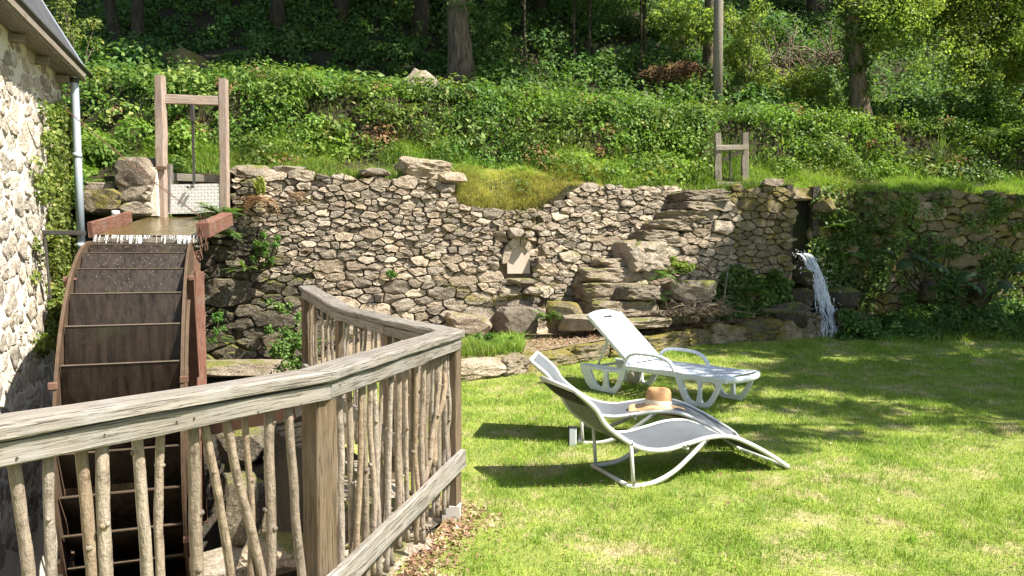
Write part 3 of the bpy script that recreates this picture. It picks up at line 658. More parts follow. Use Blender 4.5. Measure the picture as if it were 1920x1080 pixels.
ev = 3.87; pit_ = R(60); up_ = -hn * math.cos(pit_) + Vector((0, 0, math.sin(pit_)))
E0 = HC + hn * .25 + Vector((0, 0, ev)); rn = (hn * math.sin(pit_) + Vector((0, 0, math.cos(pit_))))
def fr(s, u, d): return E0 + hd * s + up_ * u + rn * d
V = [fr(s, u, d) for s in (-.1, 11) for u in (-.02, 4.8) for d in (-.12, 0)]
roof = obj('roof', py_mesh('roof', V, [(0, 2, 3, 1), (4, 5, 7, 6), (0, 1, 5, 4), (2, 6, 7, 3), (0, 4, 6, 2), (1, 3, 7, 5)], MAT['slate']), hs)
mb = MB(); mb.add([(0, 0, 0), (.20, 0, 0), (.20, .30, 0), (0, .30, 0), (0, 0, .012), (.20, 0, .012), (.20, .30, .004), (0, .30, .004)], [(0, 3, 2, 1), (4, 5, 6, 7), (0, 1, 5, 4), (1, 2, 6, 5), (2, 3, 7, 6), (3, 0, 4, 7)])
slm = py_mesh('slate', mb.v, mb.f, MAT['slate'])
RM = Matrix((hd, up_, rn)).transposed().to_4x4()
for r_ in range(9):
    for c_ in range(13):
        o = bpy.data.objects.new('slate', slm); m = RM.copy(); m.translation = fr(-.1 + .206 * c_ + (.1 if r_ % 2 else 0), r_ * .16, .006 + .001 * (c_ % 2)); o.matrix_basis = m @ Matrix.Rotation(R(2.2), 4, 'X'); put(o, roof)
V = [fr(s, u, d) for s in (-.16, -.1) for u in (-.05, 4.8) for d in (-.16, .03)]
obj('verge_board', py_mesh('verge_board', V, [(0, 2, 3, 1), (4, 5, 7, 6), (0, 1, 5, 4), (2, 6, 7, 3), (0, 4, 6, 2), (1, 3, 7, 5)], MAT['zinc']), hs)
board('eaves_board', E0 + hd * -.1 + Vector((0, 0, -.07)) - hn * .01, E0 + hd * 9 + Vector((0, 0, -.07)) - hn * .01, .025, .13, MAT['oldwood'], hs, seg=4)
board('soffit', E0 + hd * -.08 + Vector((0, 0, -.12)) - hn * .13, E0 + hd * 9 + Vector((0, 0, -.12)) - hn * .13, .22, .02, MAT['rail'], hs, seg=4)
for k in range(5): board('rafter_end', HC + hd * (.25 + .9 * k) + Vector((0, 0, ev - .19)) - hn * .02, HC + hd * (.25 + .9 * k) + Vector((0, 0, ev - .19)) + hn * .14, .07, .08, MAT['oldwood'], hs, seg=2)
mb = MB(); pts = [E0 + hd * s_ + Vector((0, 0, -.05)) + hn * .06 for s_ in (-.15, 2, 5, 9)]; mb.tube(pts, .03, 8); mb.build('gutter', MAT['iron'], hs, True)
PT = at(139, 145, 9.45); PB = at(153, 470, 9.38)
pipe = MB().tube([PT + Vector((-.08, -.1, .25)), PT + Vector((-.02, -.03, .12)), PT, (PT + PB) / 2, PB], .048, 12).build('downpipe', MAT['zinc'], hs, True)
for k in (0.02, .45, .97): p = PT.lerp(PB, k); MB().tube([p + Vector((0, 0, .03)), p - Vector((0, 0, .03))], .054, 12).build('pipe_collar', MAT['iron' if k == .02 else 'zinc'], pipe, True)
# ivy on the house corner
C = []; rr = []
for k in range(420):
    z = rnd(.4, 3.3); s_ = abs(random.gauss(0, .42)) + .02 + .35 * fn((z, 0, 0), 1.5) + (.0 if z > 1.3 else .25); C.append(fh(max(.0, s_), z, .02)); rr.append(rnd(.05, .11))
for k in range(30): z = rnd(.6, 3.0); C.append(fh(-.03, z, rnd(-.4, .02))); rr.append(rnd(.06, .12))
P, T, N, n = cloud(C, rr, 34, .2, 1, hn); iv = empty('ivy', fh(0, .3, 0), label='yellow-green ivy climbing the corner of the house beside the downpipe', cat='ivy')
obj('leaves', leaf_mesh('leaves', P, T, N, rng.uniform(.035, .06, n), rng.uniform(.035, .055, n), MAT['ivy']), iv)
MB().tube(smooth_path([fh(.05, 0, .03), fh(.12, .9, .03), fh(.06, 1.9, .03), fh(.1, 3, .03)]), [.02] * 19, 6).build('stem', MAT['bark'], iv)
# bracket
bk = empty('iron_bracket', at(84, 436, 8.3), label='dark angle-iron bracket bolted between house wall and flume', cat='bracket')
board('arm', at(80, 436, 8.2), at(160, 437, 8.3), .05, .05, MAT['iron'], bk, bev=.004, seg=3)
board('strap', at(84, 440, 8.2), at(94, 560, 8.1), .025, .02, MAT['iron'], bk, up=(0, 1, 0), bev=.003, seg=3)

# ------------------------------------------------------------------ water wheel
CW = Vector((-3.95, 8.0, -.245)); ax = Vector((math.cos(R(20)), math.sin(R(20)), 0)); e1 = Vector((math.sin(R(20)), -math.cos(R(20)), 0)); ez = Vector((0, 0, 1)); RW = 1.88; HW = .47; NP = 32
ww = empty('waterwheel', (CW.x, CW.y, CW.z - RW), label='large rusty iron water wheel with wet bucket boards beside the house', cat='water wheel')
def wp(th, r, a): return CW + (e1 * math.cos(th) + ez * math.sin(th)) * r + ax * a
st = 2 * math.pi / NP; PH = R(3.5)
for i in range(NP):
    th = PH + i * st; rb = RW - .20
    V = []
    for a in (-HW + .012, 0, HW - .012):
        j = rnd(-.004, .004)
        V += [wp(th - .03 * st, rb + j, a), wp(th + st * .98, RW - .005 + j, a), wp(th + st * .98 + .006, RW - .018 + j, a), wp(th, rb - .014 + j, a)]
    Fc = [(k * 4 + j, k * 4 + (j + 1) % 4, (k + 1) * 4 + (j + 1) % 4, (k + 1) * 4 + j) for k in range(2) for j in range(4)] + [(3, 2, 1, 0), (8, 9, 10, 11)]
    pd = obj('bucket_board', py_mesh('bucket_board', V, Fc, MAT['rust']), ww)
    V = [wp(th + st * .985 + q, RW + r_, a) for a in (-HW + .013, HW - .013) for q, r_ in ((-.002, -.004), (-.002, .004), (.004, .004), (.004, -.014))]
    obj('lip', py_mesh('lip', V, [(0, 1, 5, 4), (1, 2, 6, 5), (2, 3, 7, 6), (3, 0, 4, 7), (3, 2, 1, 0), (4, 5, 6, 7)], MAT['lip']), pd)
def ring(name, r0, r1, a0, a1, mat, n=96):
    V = []; Fc = []
    for i in range(n):
        th = 2 * math.pi * i / n; V += [wp(th, r0, a0), wp(th, r1, a0), wp(th, r1, a1), wp(th, r0, a1)]
    for i in range(n):
        k = (i + 1) % n
        for j in range(4): Fc.append((i * 4 + j, i * 4 + (j + 1) % 4, k * 4 + (j + 1) % 4, k * 4 + j))
    return obj(name, py_mesh(name, V, Fc, mat), ww)
for sg in (-1, 1):
    ring('shroud', RW - .30, RW + .02, sg * HW, sg * (HW + .014), MAT['rust_rim'])
    ring('rim_flange', RW + .0, RW + .022, sg * (HW + .0145), sg * (HW + .026), MAT['rust_rim'])
    ring('inner_flange', RW - .32, RW - .295, sg * (HW + .0145), sg * (HW + .04), MAT['rust_rim'])
    for k in range(8):
        th = R(12) + k * math.pi / 4
        o = board('spoke', wp(th, .12, sg * (HW + .03)), wp(th, RW - .05, sg * (HW + .03)), .03, .10, MAT['rust_red'], ww, up=ax, bev=.003, jit=.001, seg=3)
        p = wp(th, RW - .06, sg * (HW + .055)); MB().tube([p - ax * sg * .02, p + ax * sg * .03], .03, 6).build('bolt', MAT['rust_red'], ww)
ring('sole_drum', RW - .33, RW - .28, -HW + .005, HW - .005, MAT['rust'])
MB().tube([CW - ax * .98, CW + ax * 1.0], .11, 14).build('axle', MAT['rust_red'], ww, True)
MB().tube([CW - ax * (HW + .12), CW - ax * (HW - .1)], .24, 16).build('hub', MAT['rust_red'], ww, True)
MB().tube([CW + ax * (HW - .1), CW + ax * (HW + .12)], .24, 16).build('hub', MAT['rust_red'], ww, True)
mb = MB(); V_, F__ = ICO[1]
for k in range(420):
    i = random.choice((5, 5, 6, 6, 6, 7, 7, 4)); th = PH + (i + rnd(.02, .95)) * st; u_ = (th - PH - i * st) / st; p = wp(th, RW - .20 * (1 - u_) + .003, rnd(-HW + .03, HW - .03)); r_ = rnd(.0008, .0027); mb.add([p + v * r_ for v in V_], F__)
mb.build('water_drops', MAT['drop'], ww, kind='stuff')
# brackets seen on the rim
for th, sg in ((.36, -1), (.36, 1), (-.42, 1)):
    p = wp(th, RW + .01, sg * (HW + .03)); M_ = Matrix((ax, e1, ez)).transposed().to_4x4(); M_.translation = p
    MB().box((-.035, -.02, -.03), (.035, .035, .03), M_, .006).build('clamp', MAT['rust_red'], ww)
# timber guide beside the wheel
board('guide_post', at(374, 510, 8.1), at(379, 735, 7.9), .06, .09, MAT['redboard'], None, up=(1, .3, 0), label='reddish upright timber beside the right rim of the water wheel', cat='post')
ped = empty('wheel_pier', (-3.05, 8.33, -2.1), label='stone pier carrying the right end of the wheel axle', cat='pier')
for k in range(4): rock('stone', (-3.02 + rnd(-.03, .03), 8.34, -1.85 + .42 * k), (.26, .32, .22), MAT['stone_wet_shade'], ped, rz=.35, boxy=.8, rough=.1, sub=2)

# ------------------------------------------------------------------ flume and sluice
fl = empty('flume', (-4.1, 8.9, 1.7), label='short wooden flume with red side boards feeding the wheel', cat='flume')
A0, A1 = Vector((-4.56, 8.16, 1.71)), Vector((-3.56, 8.52, 1.71)); B0, B1 = Vector((-4.78, 9.85, 2.0)), Vector((-3.80, 10.1, 2.0))
def quadslab(name, q, th, mat, parent):
    V = [Vector(p) for p in q] + [Vector(p) - Vector((0, 0, th)) for p in q]
    return obj(name, py_mesh(name, V, [(0, 1, 2, 3), (7, 6, 5, 4), (0, 4, 5, 1), (1, 5, 6, 2), (2, 6, 7, 3), (3, 7, 4, 0)], mat), parent)
quadslab('floor_board', [A0, A1, B1, B0], .06, MAT['oldwood'], fl)
lt = B0.lerp(A0, .35)
board('side_board', A0 + Vector((-.02, -.03, .07)), lt + Vector((-.02, 0, .07)), .05, .17, MAT['redboard'], fl, seg=8)
board('side_board', A1 + Vector((.05, -.02, .08)), A1.lerp(B1, .75) + Vector((.05, 0, .05)), .14, .17, MAT['redboard'], fl, seg=8)
V = []; Fc = []
for i in range(17):
    for j in range(13):
        u, v_ = i / 16, j / 12; p = (A0.lerp(A1, .01 + .98 * u)).lerp(B0.lerp(B1, .01 + .98 * u), v_); V.append(p + Vector((0, 0, .018 + .008 * fn(p, 6))))
Fc = [(i * 13 + j, (i + 1) * 13 + j, (i + 1) * 13 + j + 1, i * 13 + j + 1) for i in range(16) for j in range(12)]
obj('water', py_mesh('water', V, Fc, MAT['flume_water'], True), kind='structure')
# water falling off the lip on to the buckets
sp = empty('falling_water', A0.lerp(A1, .5), label='thin white curtain of water spilling off the flume lip on to the wheel', cat='water')
for q in range(110):
    u = rnd(.0, 1); p = A0.lerp(A1, .012 + .976 * u); w0 = rnd(.0015, .006); l_ = rnd(.35, 1) if fn((u * 9, 0, 0)) > -.1 else rnd(.1, .5); V = []
    for i in range(6):
        v_ = i / 5 * l_; c_ = p + e1 * (.012 + .17 * v_ + rnd(-.01, .01)) + Vector((0, 0, .02 - .15 * v_ * v_ - .03 * v_)) + ax * fn((q, v_ * 3, 0)) * .01; w1 = w0 * (1 - .5 * i / 5) * rnd(.7, 1.3); V += [c_ - ax * w1, c_ + ax * w1]
    obj('drip', py_mesh('drip', V, [(2 * i, 2 * i + 1, 2 * i + 3, 2 * i + 2) for i in range(5)], MAT['strand']), sp)
mb = MB(); iv_, if_ = ICO[1]
for k in range(140):
    u = rnd(0, 1); a = rnd(0, 1); b = rnd(0, 1) ** 2; p = A0.lerp(A1, u) + e1 * (.1 + .22 * a) + Vector((0, 0, -.13 + .05 * rnd(-1, 1) - .10 * a)); r_ = rnd(.0015, .0045)
    p.z = max(p.z, CW.z + math.sqrt(max(0, RW ** 2 - ((p - CW).dot(e1)) ** 2)) - .02)
    mb.add([p + v * r_ for v in iv_], if_)
mb.build('spray', MAT['drop'], sp, kind='stuff')
sg_ = empty('sluice_gate', (-4.3, 10.0, 2.0), label='tall pinkish timber sluice frame above the flume at the wheel', cat='sluice gate')
pl_b, pl_t = at(306, 398, 9.9), at(300, 143, 9.9); pr_b, pr_t = at(422, 378, 10.1), at(419, 149, 10.1)
board('post', pl_b - Vector((0, 0, .1)), pl_t, .10, .13, MAT['sluice'], sg_, up=(0, 1, 0), jit=.005)
board('post', pr_b - Vector((0, 0, .1)), pr_t, .10, .10, MAT['sluice'], sg_, up=(0, 1, 0), jit=.005)
board('crossbeam', at(306, 186, 9.95), at(416, 190, 10.1), .08, .12, MAT['sluice'], sg_)
q = [at(314, 401, 9.93), at(418, 399, 10.07), at(416, 344, 10.07), at(314, 346, 9.93)]
V = [p for p in q] + [p + Vector((-.01, .03, 0)) for p in q]
gp = obj('gate_plate', py_mesh('gate_plate', V, [(0, 1, 2, 3), (7, 6, 5, 4), (0, 4, 5, 1), (1, 5, 6, 2), (2, 6, 7, 3), (3, 7, 4, 0)], MAT['galv']), sg_)
mb = MB(); du = (q[1] - q[0]); dv = (q[3] - q[0]); nn = du.cross(dv).normalized(); nn = nn if nn.y < 0 else -nn
for i in range(17):
    for j in range(9):
        c = q[0] + du * ((i + .5) / 17) + dv * ((j + .5) / 9) ; a = (du.normalized() + ez * (1 if (i + j) % 2 else -1)).normalized() * .02; b = nn.cross(a).normalized() * .008
        mb.add([c - a, c + b, c + a, c - b, c + nn * .005], [(0, 1, 4), (1, 2, 4), (2, 3, 4), (3, 0, 4)])
mb.build('tread_pattern', MAT['galv'], gp)
board('lifting_rod', at(361, 200, 9.98), at(364, 345, 9.98), .035, .012, MAT['iron'], sg_, up=(0, 1, 0), seg=3, bev=.003)
board('rod_guide', at(360, 196, 9.97), at(361, 228, 9.97), .06, .03, MAT['iron'], sg_, up=(0, 1, 0), seg=2)
board('sill_beam', at(326, 333, 10.15), at(416, 337, 10.25), .12, .10, MAT['oldwood'], sg_)
board('backing_plank', at(318, 398, 9.97), at(318, 308, 9.97), .06, .08, MAT['rail'], sg_, up=(0, 1, 0), seg=4)
MB().box((-.07, -.02, -.02), (.07, .02, .02), Matrix.Translation(at(302, 315, 9.82))).build('iron_clamp', MAT['rust_red'], sg_)
for k in range(2): MB().tube([at(352 + 9 * k, 351, 9.95), at(352 + 9 * k, 351, 9.90)], .02, 6).build('bolt', MAT['iron'], sg_)
sp_ = empty('stone_pier', (-4.98, 10.0, 1.9), label='squat stone pier left of the tall sluice frame', cat='pier')
rock('stone', at(268, 327, 10.0), (.26, .28, .22), MAT['boulder'], sp_, boxy=.75, rough=.12); rock('stone', at(266, 362, 9.98), (.22, .26, .13), MAT['boulder'], sp_, boxy=.6); rock('stone', at(270, 392, 9.95), (.2, .25, .12), MAT['boulder'], sp_, boxy=.6)
board('side_slab', at(293, 405, 9.85), at(290, 315, 9.85), .10, .10, MAT['mortar'], sp_, up=(0, 1, 0))
rock('block', at(200, 378, 9.9), (.28, .2, .16), MAT['stone_moss'], boxy=.8, label='low mossy stone block between downpipe and stone pier', cat='stone block')
rock('block', at(196, 353, 10.0), (.2, .16, .08), MAT['boulder'], boxy=.8, label='reddish flat stone on top of the mossy block', cat='stone block')
MB().tube([at(217, 405, 9.0), at(217, 395, 9.0)], .045, 12).build('white_pipe_stub', MAT['white_plastic'], None, True, label='short white pipe stub standing behind the red flume board', cat='pipe')
def chain(a, b, sag, r_, label, nm='chain'):
    a, b = Vector(a), Vector(b); mb = MB(); L = (b - a).length; n = int(L / (r_ * 3.4))
    for i in range(n):
        t0, t1 = i / n, (i + 1) / n; p = a.lerp(b, t0) - ez * sag * 4 * t0 * (1 - t0); q_ = a.lerp(b, t1) - ez * sag * 4 * t1 * (1 - t1); d = (q_ - p); o_ = Vector((0, -1, 0)) if i % 2 else d.cross(Vector((0, -1, 0))).normalized()
        o_ = o_ * r_ * .8; mb.tube([p, p + d * .2 + o_, p + d * .8 + o_, q_, p + d * .8 - o_, p + d * .2 - o_, p], r_ * .33, 5, False)
    return mb.build(nm, MAT['rust_red'], None, label=label, cat='chain')
chain(at(118, 200, 9.2), at(378, 408, 8.6), .03, .012, 'thin rusty chain running from the house wall down to the flume')
chain(at(377, 412, 8.5), at(377, 488, 8.5), 0, .018, 'rusty chain end hanging below the flume at its right board')
chain(at(386, 412, 8.52), at(387, 470, 8.52), 0, .018, 'shorter rusty chain end hanging nearest the ferns')

# ------------------------------------------------------------------ pit edge
pw = empty('pit_wall', (-.6, 3.6, -2), label='rough lit rubble along the pit edge under the stick fence', cat='wall')
EP = [(x, y) for y, x in EDGE]; ef = line_map(list(reversed(EP)))   # normal towards the pit
V = []; Fc = []
ys = np.arange(.2, 10.6, .2)
for y in ys:
    xe = interp(y, EDGE)
    for dx, z in ((0.05, -.02), (-.05, -.05), (-.30, -.14), (-.40, -.6), (-.46, -2.3)): V.append((xe + dx, y - dx * .15, z + fn((xe, y, dx), 3) * .05))
for i in range(len(ys) - 1):
    for j in range(4): Fc.append((i * 5 + j, i * 5 + j + 1, (i + 1) * 5 + j + 1, (i + 1) * 5 + j))
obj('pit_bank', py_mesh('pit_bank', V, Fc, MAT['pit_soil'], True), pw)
for k in range(90):
    y = rnd(2.3, 5.4); xe = interp(y, EDGE); q = rnd(0, .52); dx = -.07 - .6 * q; z = -.05 - (.08 * q if q < .55 else .05 + 1.6 * (q - .55)); sz = rnd(.05, .13)
    rock('stone', (xe + dx, y, z), (sz * 1.4, sz * 1.1, sz * .6), MAT['stone'] if q < .45 else MAT['stone_wet_shade'], pw, rz=rnd(0, 3), sub=2, boxy=.5)  # inner stones take the darker material: pit shade put into their colour
for k, (px, py, z, sx) in enumerate(((470, 1055, -.75, .36), (540, 1030, -.6, .30), (480, 1085, -.9, .4), (690, 880, -.25, .24), (660, 930, -.35, .26), (640, 985, -.45, .26), (1, 1, 0, 0))):
    if sx: rock('slab', at_z(px, py, z), (sx, .22, .06), MAT['stone'], pw, boxy=.85, rough=.1, rz=rnd(.1, .4))
rock('boulder', at(462, 960, 5.6), (.13, .12, .26), MAT['stone_wet_shade'], label='dark mossy rock standing in the wheel pit behind the sticks', cat='rock')
rock('ledge_stone', at(470, 690, 9.9), (1.05, .25, .09), MAT['step'], rz=.3, boxy=.8, label='long mossy ledge stone at the foot of the pit wall', cat='ledge')
board('trough_beam', at(385, 800, 6.9), at(545, 770, 6.2), .1, .16, MAT['rust_red'], None, label='rust-red beam crossing the pit behind the fence', cat='beam')

# ------------------------------------------------------------------ fence
FP = [Vector((-2.45, .28, 0)), Vector((-1.34, 1.85, 0)), Vector((-.72, 2.74, 0)), Vector((-.345, 4.22, 0)), Vector((-.81, 4.98, 0)), Vector((-1.36, 5.95, 0)), Vector((-1.92, 7.0, 0))]
FZ = [1.06, 1.06, 1.06, 1.06, 1.065, 1.08, 1.20]
fe = empty('stick_fence', (FP[3].x, FP[3].y, 0), label='weathered timber fence with upright branch balusters round the wheel pit', cat='fence')
def top(i): return FP[i] + Vector((0, 0, FZ[i]))
SEG = [(0, 2), (2, 3), (3, 4), (4, 5), (5, 6)]
for a, b in SEG:
    p, q = top(a), top(b); d = (q - p).normalized(); ext = .03 if (a, b) != (3, 4) else -.0
    board('top_rail', p - d * .02, q + d * ext, .145, .042, MAT['rail'], fe, bev=.008, jit=.003, seg=18)
    dn = Vector((0, 0, -.058)); board('rail_beam', p + dn - d * .005, q + dn + d * (ext - .015), .11, .062, MAT['rail'], fe, bev=.005, jit=.0025, seg=18)
for i in (1, 2, 3, 4, 5, 6):
    if i == 1: continue
    zb = -.02 if i == 3 else (-.35 if i == 2 else -.2); wd = {2: .092, 3: .09, 4: .09, 5: .09, 6: .1}[i]
    off = Vector((0, 0, 0)) if i != 2 else Vector((-.0, .02, 0))
    d = (FP[i] - FP[i - 1]).normalized(); board('post', FP[i] + off + Vector((0, 0, zb)), top(i) + off - Vector((0, 0, .092)), wd, wd, MAT['post'], fe, up=(d.x, d.y, 0), bev=.006, seg=6)
MB().box((-.052, -.052, -.03), (.052, .052, .085), Matrix.Translation(FP[3] + Vector((0, 0, .0))), .003).build('post_shoe', MAT['galv'], fe)
def low(a, b, za, zb_, off=.06):
    d = (FP[b] - FP[a]).normalized(); n = Vector((d.y, -d.x, 0)) * off; board('bottom_rail', FP[a] + n + Vector((0, 0, za)) - d * .35 * (a == 2), FP[b] + n + Vector((0, 0, zb_)) + d * .03, .035, .10, MAT['rail'], fe, bev=.005, seg=14)
low(2, 3, .26, .345); low(0, 2, .15, .15, -.03); low(3, 4, .3, .3, -.04); low(4, 5, .3, .35, -.04); low(5, 6, .35, .45, -.04)
def stick(a, b, r0, r1=None, wob=.012, nseg=14):
    a, b = Vector(a), Vector(b); r1 = r1 or r0 * .85; sd = random.random() * 99; L = (b - a).length
    pts = []; rad = []
    for i in range(nseg + 1):
        t_ = i / nseg; w_ = wob * min(1, 4 * t_ * (1 - t_) + .15); pts.append(a.lerp(b, t_) + Vector((fn((t_ * 2.4, sd, 0)) * 2.2 * w_ + fn((t_ * 7, sd, 4)) * w_ * .6, fn((t_ * 2.4, sd, 9)) * w_ * 1.4, 0))); rad.append((r0 + (r1 - r0) * t_) * (1 + .10 * fn((t_ * 9, sd, 2))))
    o_ = a.copy(); mb = MB(); mb.tube([p - o_ for p in pts], rad, 8, True, .04)
    for _ in range(random.choice((2, 3, 4, 5))):   # knots and stubs of cut side twigs
        i = random.randrange(1, nseg); an = rnd(0, 6.28); d = Vector((math.cos(an), math.sin(an), rnd(.2, .8))).normalized(); p = pts[i] - o_
        mb.tube([p + d * rad[i] * .3, p + d * rad[i] * 1.25, p + d * (rad[i] * 1.25 + rnd(.0, .012))], [rad[i] * .65, rad[i] * .5, rad[i] * .35], 6)
    me = py_mesh('stick', mb.v, mb.f, MAT['stick'], True); o = bpy.data.objects.new('stick', me); o.location = o_; put(o, fe)
def on_plane(px, py, A, B, off=0.):
    d = ray(px, py); n = Vector((B.y - A.y, -(B.x - A.x), 0)).normalized(); A = A - n * off; return CAM + d * ((A - CAM).dot(n) / d.dot(n))
def s1(px0, py0, px1, py1, r0, off=0., wob=.010):
    a = on_plane(px1, py1, FP[1], FP[2], off); b = on_plane(px0, py0, FP[1], FP[2], off)
    t_ = (b.z - .12) / (b.z - a.z); bot = b + (a - b) * max(1, t_); tp = b + (b - a) * ((FZ[1] - .085 - b.z) / (b.z - a.z)); stick(bot, tp, r0, r0 * .9, wob)
for q in ((22, 850, 50, 1080, .017), (92, 835, 97, 1080, .0145), (150, 828, 168, 1080, .0185), (190, 815, 198, 1080, .0195), (256, 805, 277, 1080, .0175), (302, 800, 301, 1080, .014), (361, 790, 372, 1080, .0205), (382, 785, 430, 1075, .015), (424, 780, 478, 1020, .0165), (459, 772, 472, 1050, .012), (505, 765, 510, 1075, .0185), (540, 760, 562, 1070, .0165), (-40, 870, -30, 1080, .017)):
    s1(q[0], q[1], q[2], q[3], q[4] * 1.02, random.choice((0, .015, -.012)), .006)
for a_, b_, n_ in ((1, 2, 6), (2, 3, 6), (3, 4, 3)):
    p, q = top(a_), top(b_); d = (q - p).normalized(); nv = Vector((d.y, -d.x, 0))
    for k in range(n_):
        c_ = p.lerp(q, (k + rnd(.05, .95)) / n_) + nv * .055 + Vector((0, 0, -.058 + rnd(-.024, .024))); MB().tube([c_ - nv * .004, c_ + nv * .0015], rnd(.002, .0034), 6).build('nail', MAT['iron'], fe)
def srow(a, b, n, r0, r1, zb, zt0, zt1, lean=.03):
    A, B = FP[a], FP[b]; d = B - A
    for i in range(n):
        t_ = (i + .6 + rnd(-.25, .25)) / (n + .25); p = A + d * t_ + Vector((d.y, -d.x, 0)).normalized() * rnd(-.03, .012); q = p + d.normalized() * random.gauss(0, lean); zt = zt0 + (zt1 - zt0) * t_
        stick((p.x, p.y, zb + rnd(-.08, .05)), (q.x, q.y, zt - .088), rnd(r0, r1), None, rnd(.004, .014))
srow(2, 3, 25, .010, .0195, .10, FZ[2], FZ[3], .04)
srow(3, 4, 12, .011, .016, .15, FZ[3], FZ[4]); srow(4, 5, 10, .011, .016, .15, FZ[4], FZ[5]); srow(5, 6, 7, .012, .017, .2, FZ[5], FZ[6])
A, B = FP[2], FP[3]; d = B - A
stick(A + d * .93 + Vector((0, 0, .95)), A + d * .80 + Vector((0, 0, .38)), .013, .019, .02); stick(A + d * .7 + Vector((0, 0, .3)), A + d * .92 + Vector((0, 0, .98)), .017, .012, .02)

# ------------------------------------------------------------------ rocking loungers
RAIL = [(-.385, .66), (-.25, .545), (-.17, .43), (-.02, .315), (.11, .252), (.27, .232), (.43, .255), (.61, .283), (.79, .272), (.99, .188), (1.165, .088), (1.28, .014)]
def rocker(loc, rz, label):
    r = empty('rocking_lounger', loc, rz, label, 'lounger', 'grey sling loungers on the lawn'); WD = .52
    path = smooth_path([(x, 0, z) for x, z in RAIL], 5)
    for y in (0, WD):
        MB().tube([p + Vector((0, y, 0)) for p in path], .0138, 8, flat=(1, 1.15)).build('side_rail', MAT['white_frame'], r, True, True)
        leg = MB().tube([(.03, y, .02), (.02, y, .16), (.008, y, .315)], .0122, 8).build('leg', MAT['white_frame'], r, True, True)
        rp = smooth_path([(.0, y, .018), (.10, y, .016), (.21, y, .032), (.34, y, .085), (.45, y, .162), (.53, y, .225), (.60, y, .285)], 4)
        MB().tube(rp, .0140, 8, flat=(.8, 1.2)).build('runner', MAT['white_frame'], r, True, True)
        for (bx, bz) in ((.012, .30), (.03, .045), (.585, .268), (.57, .25), (.43, .253), (.40, .249)):
            s_ = -1 if y == 0 else 1; MB().tube([(bx, y + s_ * .012, bz), (bx, y + s_ * .021, bz)], .006, 6).build('bolt', MAT['bolt'], r, False, True)
    for (bx, bz, rr_) in ((-.39, .665, .0155), (1.283, .012, .014), (.0, .018, .016), (.44, .225, .012)):
        MB().tube([(bx, 0, bz), (bx, WD * .5, bz), (bx, WD, bz)], rr_, 8).build('crossbar', MAT['white_frame'], r, True, True)
    pp = smooth_path([(x, 0, z) for x, z in RAIL[:-1]] + [(1.24, 0, .045)], 4); ny = 10; V = []; Fc = []
    for i, p in enumerate(pp):
        e = math.sin(math.pi * min(1, max(0, i / (len(pp) - 1))))
        for j in range(ny + 1):
            v_ = j / ny; V.append((p.x, .012 + (WD - .024) * v_, p.z + .004 - .022 * e * math.sin(math.pi * v_)))
    k = ny + 1; Fc = [(i * k + j, (i + 1) * k + j, (i + 1) * k + j + 1, i * k + j + 1) for i in range(len(pp) - 1) for j in range(ny)]
    me = py_mesh('sling', V, Fc, MAT['sling'], True); o = obj('sling', me, r, True); sd = o.modifiers.new('thick', 'SOLIDIFY'); sd.thickness = .003
    # added black panel: shade on the sling's underside put into colour
    V = []; Fc = []; n_ = 8
    for i in range(n_ + 1):
        u = i / n_
        for j in range(9):
            v_ = j / 8; b = .012 * math.sin(math.pi * u) ** .5 * math.sin(math.pi * v_) ** .5
            V.append((-.385 + .11 * u - .010 - b, .02 + (WD - .04) * v_, .655 - .095 * u - .012 - b))
    Fc = [(i * 9 + j, i * 9 + j + 1, (i + 1) * 9 + j + 1, (i + 1) * 9 + j) for i in range(n_) for j in range(8)]
    obj('sling_shade_panel', py_mesh('sling_shade_panel', V, Fc, MAT['black'], True), r, True)
    return r
rocker((.754, 4.739, 0), R(21.3), 'grey sling lounger nearest the camera, empty, with white curved frame')
rocker((.534, 5.88, 0), R(-8), 'grey sling lounger with the straw hat resting on it')
bl = empty('frame_block', (.48, 5.83, 0), R(-8), 'small white block edged in black standing at the rear leg of the lounger with hat', 'block')
MB().box((-.028, -.02, 0), (.028, .02, .15), None, .004).build('body', MAT['white_plastic'], bl, False, True)
MB().box((-.036, -.022, .0), (-.029, .022, .158)).box((-.036, -.022, .151), (.036, .022, .158)).build('edging', MAT['black'], bl, False, True)
# sun hat
ht = empty('sun_hat', (1.19, 6.05, .245), 0, 'wide-brimmed straw sun hat with cream band lying on the grey lounger', 'hat'); ht.rotation_euler = (R(-3), R(4), 0)
def lathe(prof, n=36, wob=None):
    V = []; Fc = []
    for i, (r_, z) in enumerate(prof):
        for j in range(n):
            a = 2 * math.pi * j / n; dz = wob(a, i, r_) if wob else 0; V.append((r_ * math.cos(a), r_ * math.sin(a) * .95, z + dz))
    Fc = [(i * n + j, i * n + (j + 1) % n, (i + 1) * n + (j + 1) % n, (i + 1) * n + j) for i in range(len(prof) - 1) for j in range(n)]
    return V, Fc
V, Fc = lathe([(.106, .035), (.104, .07), (.102, .115), (.098, .150), (.086, .170), (.058, .179), (.02, .181), (.001, .181)], 36, lambda a, i, r_: .005 * math.sin(2 * a + 1) * (i > 2))
obj('crown', py_mesh('crown', V, Fc, MAT['straw'], True), ht, True)
V, Fc = lathe([(.104, .045), (.125, .036), (.155, .020), (.185, .006), (.215, -.006), (.236, -.018), (.238, -.022), (.232, -.020), (.18, .0), (.104, .038)], 48, lambda a, i, r_: (r_ - .1) * .20 * math.sin(3 * a + .6) + (r_ - .1) * .12 * math.sin(5 * a))
obj('brim', py_mesh('brim', V, Fc, MAT['straw_brim'], True), ht, True)
V, Fc = lathe([(.1075, .042), (.109, .055), (.1085, .072), (.106, .084)], 36)
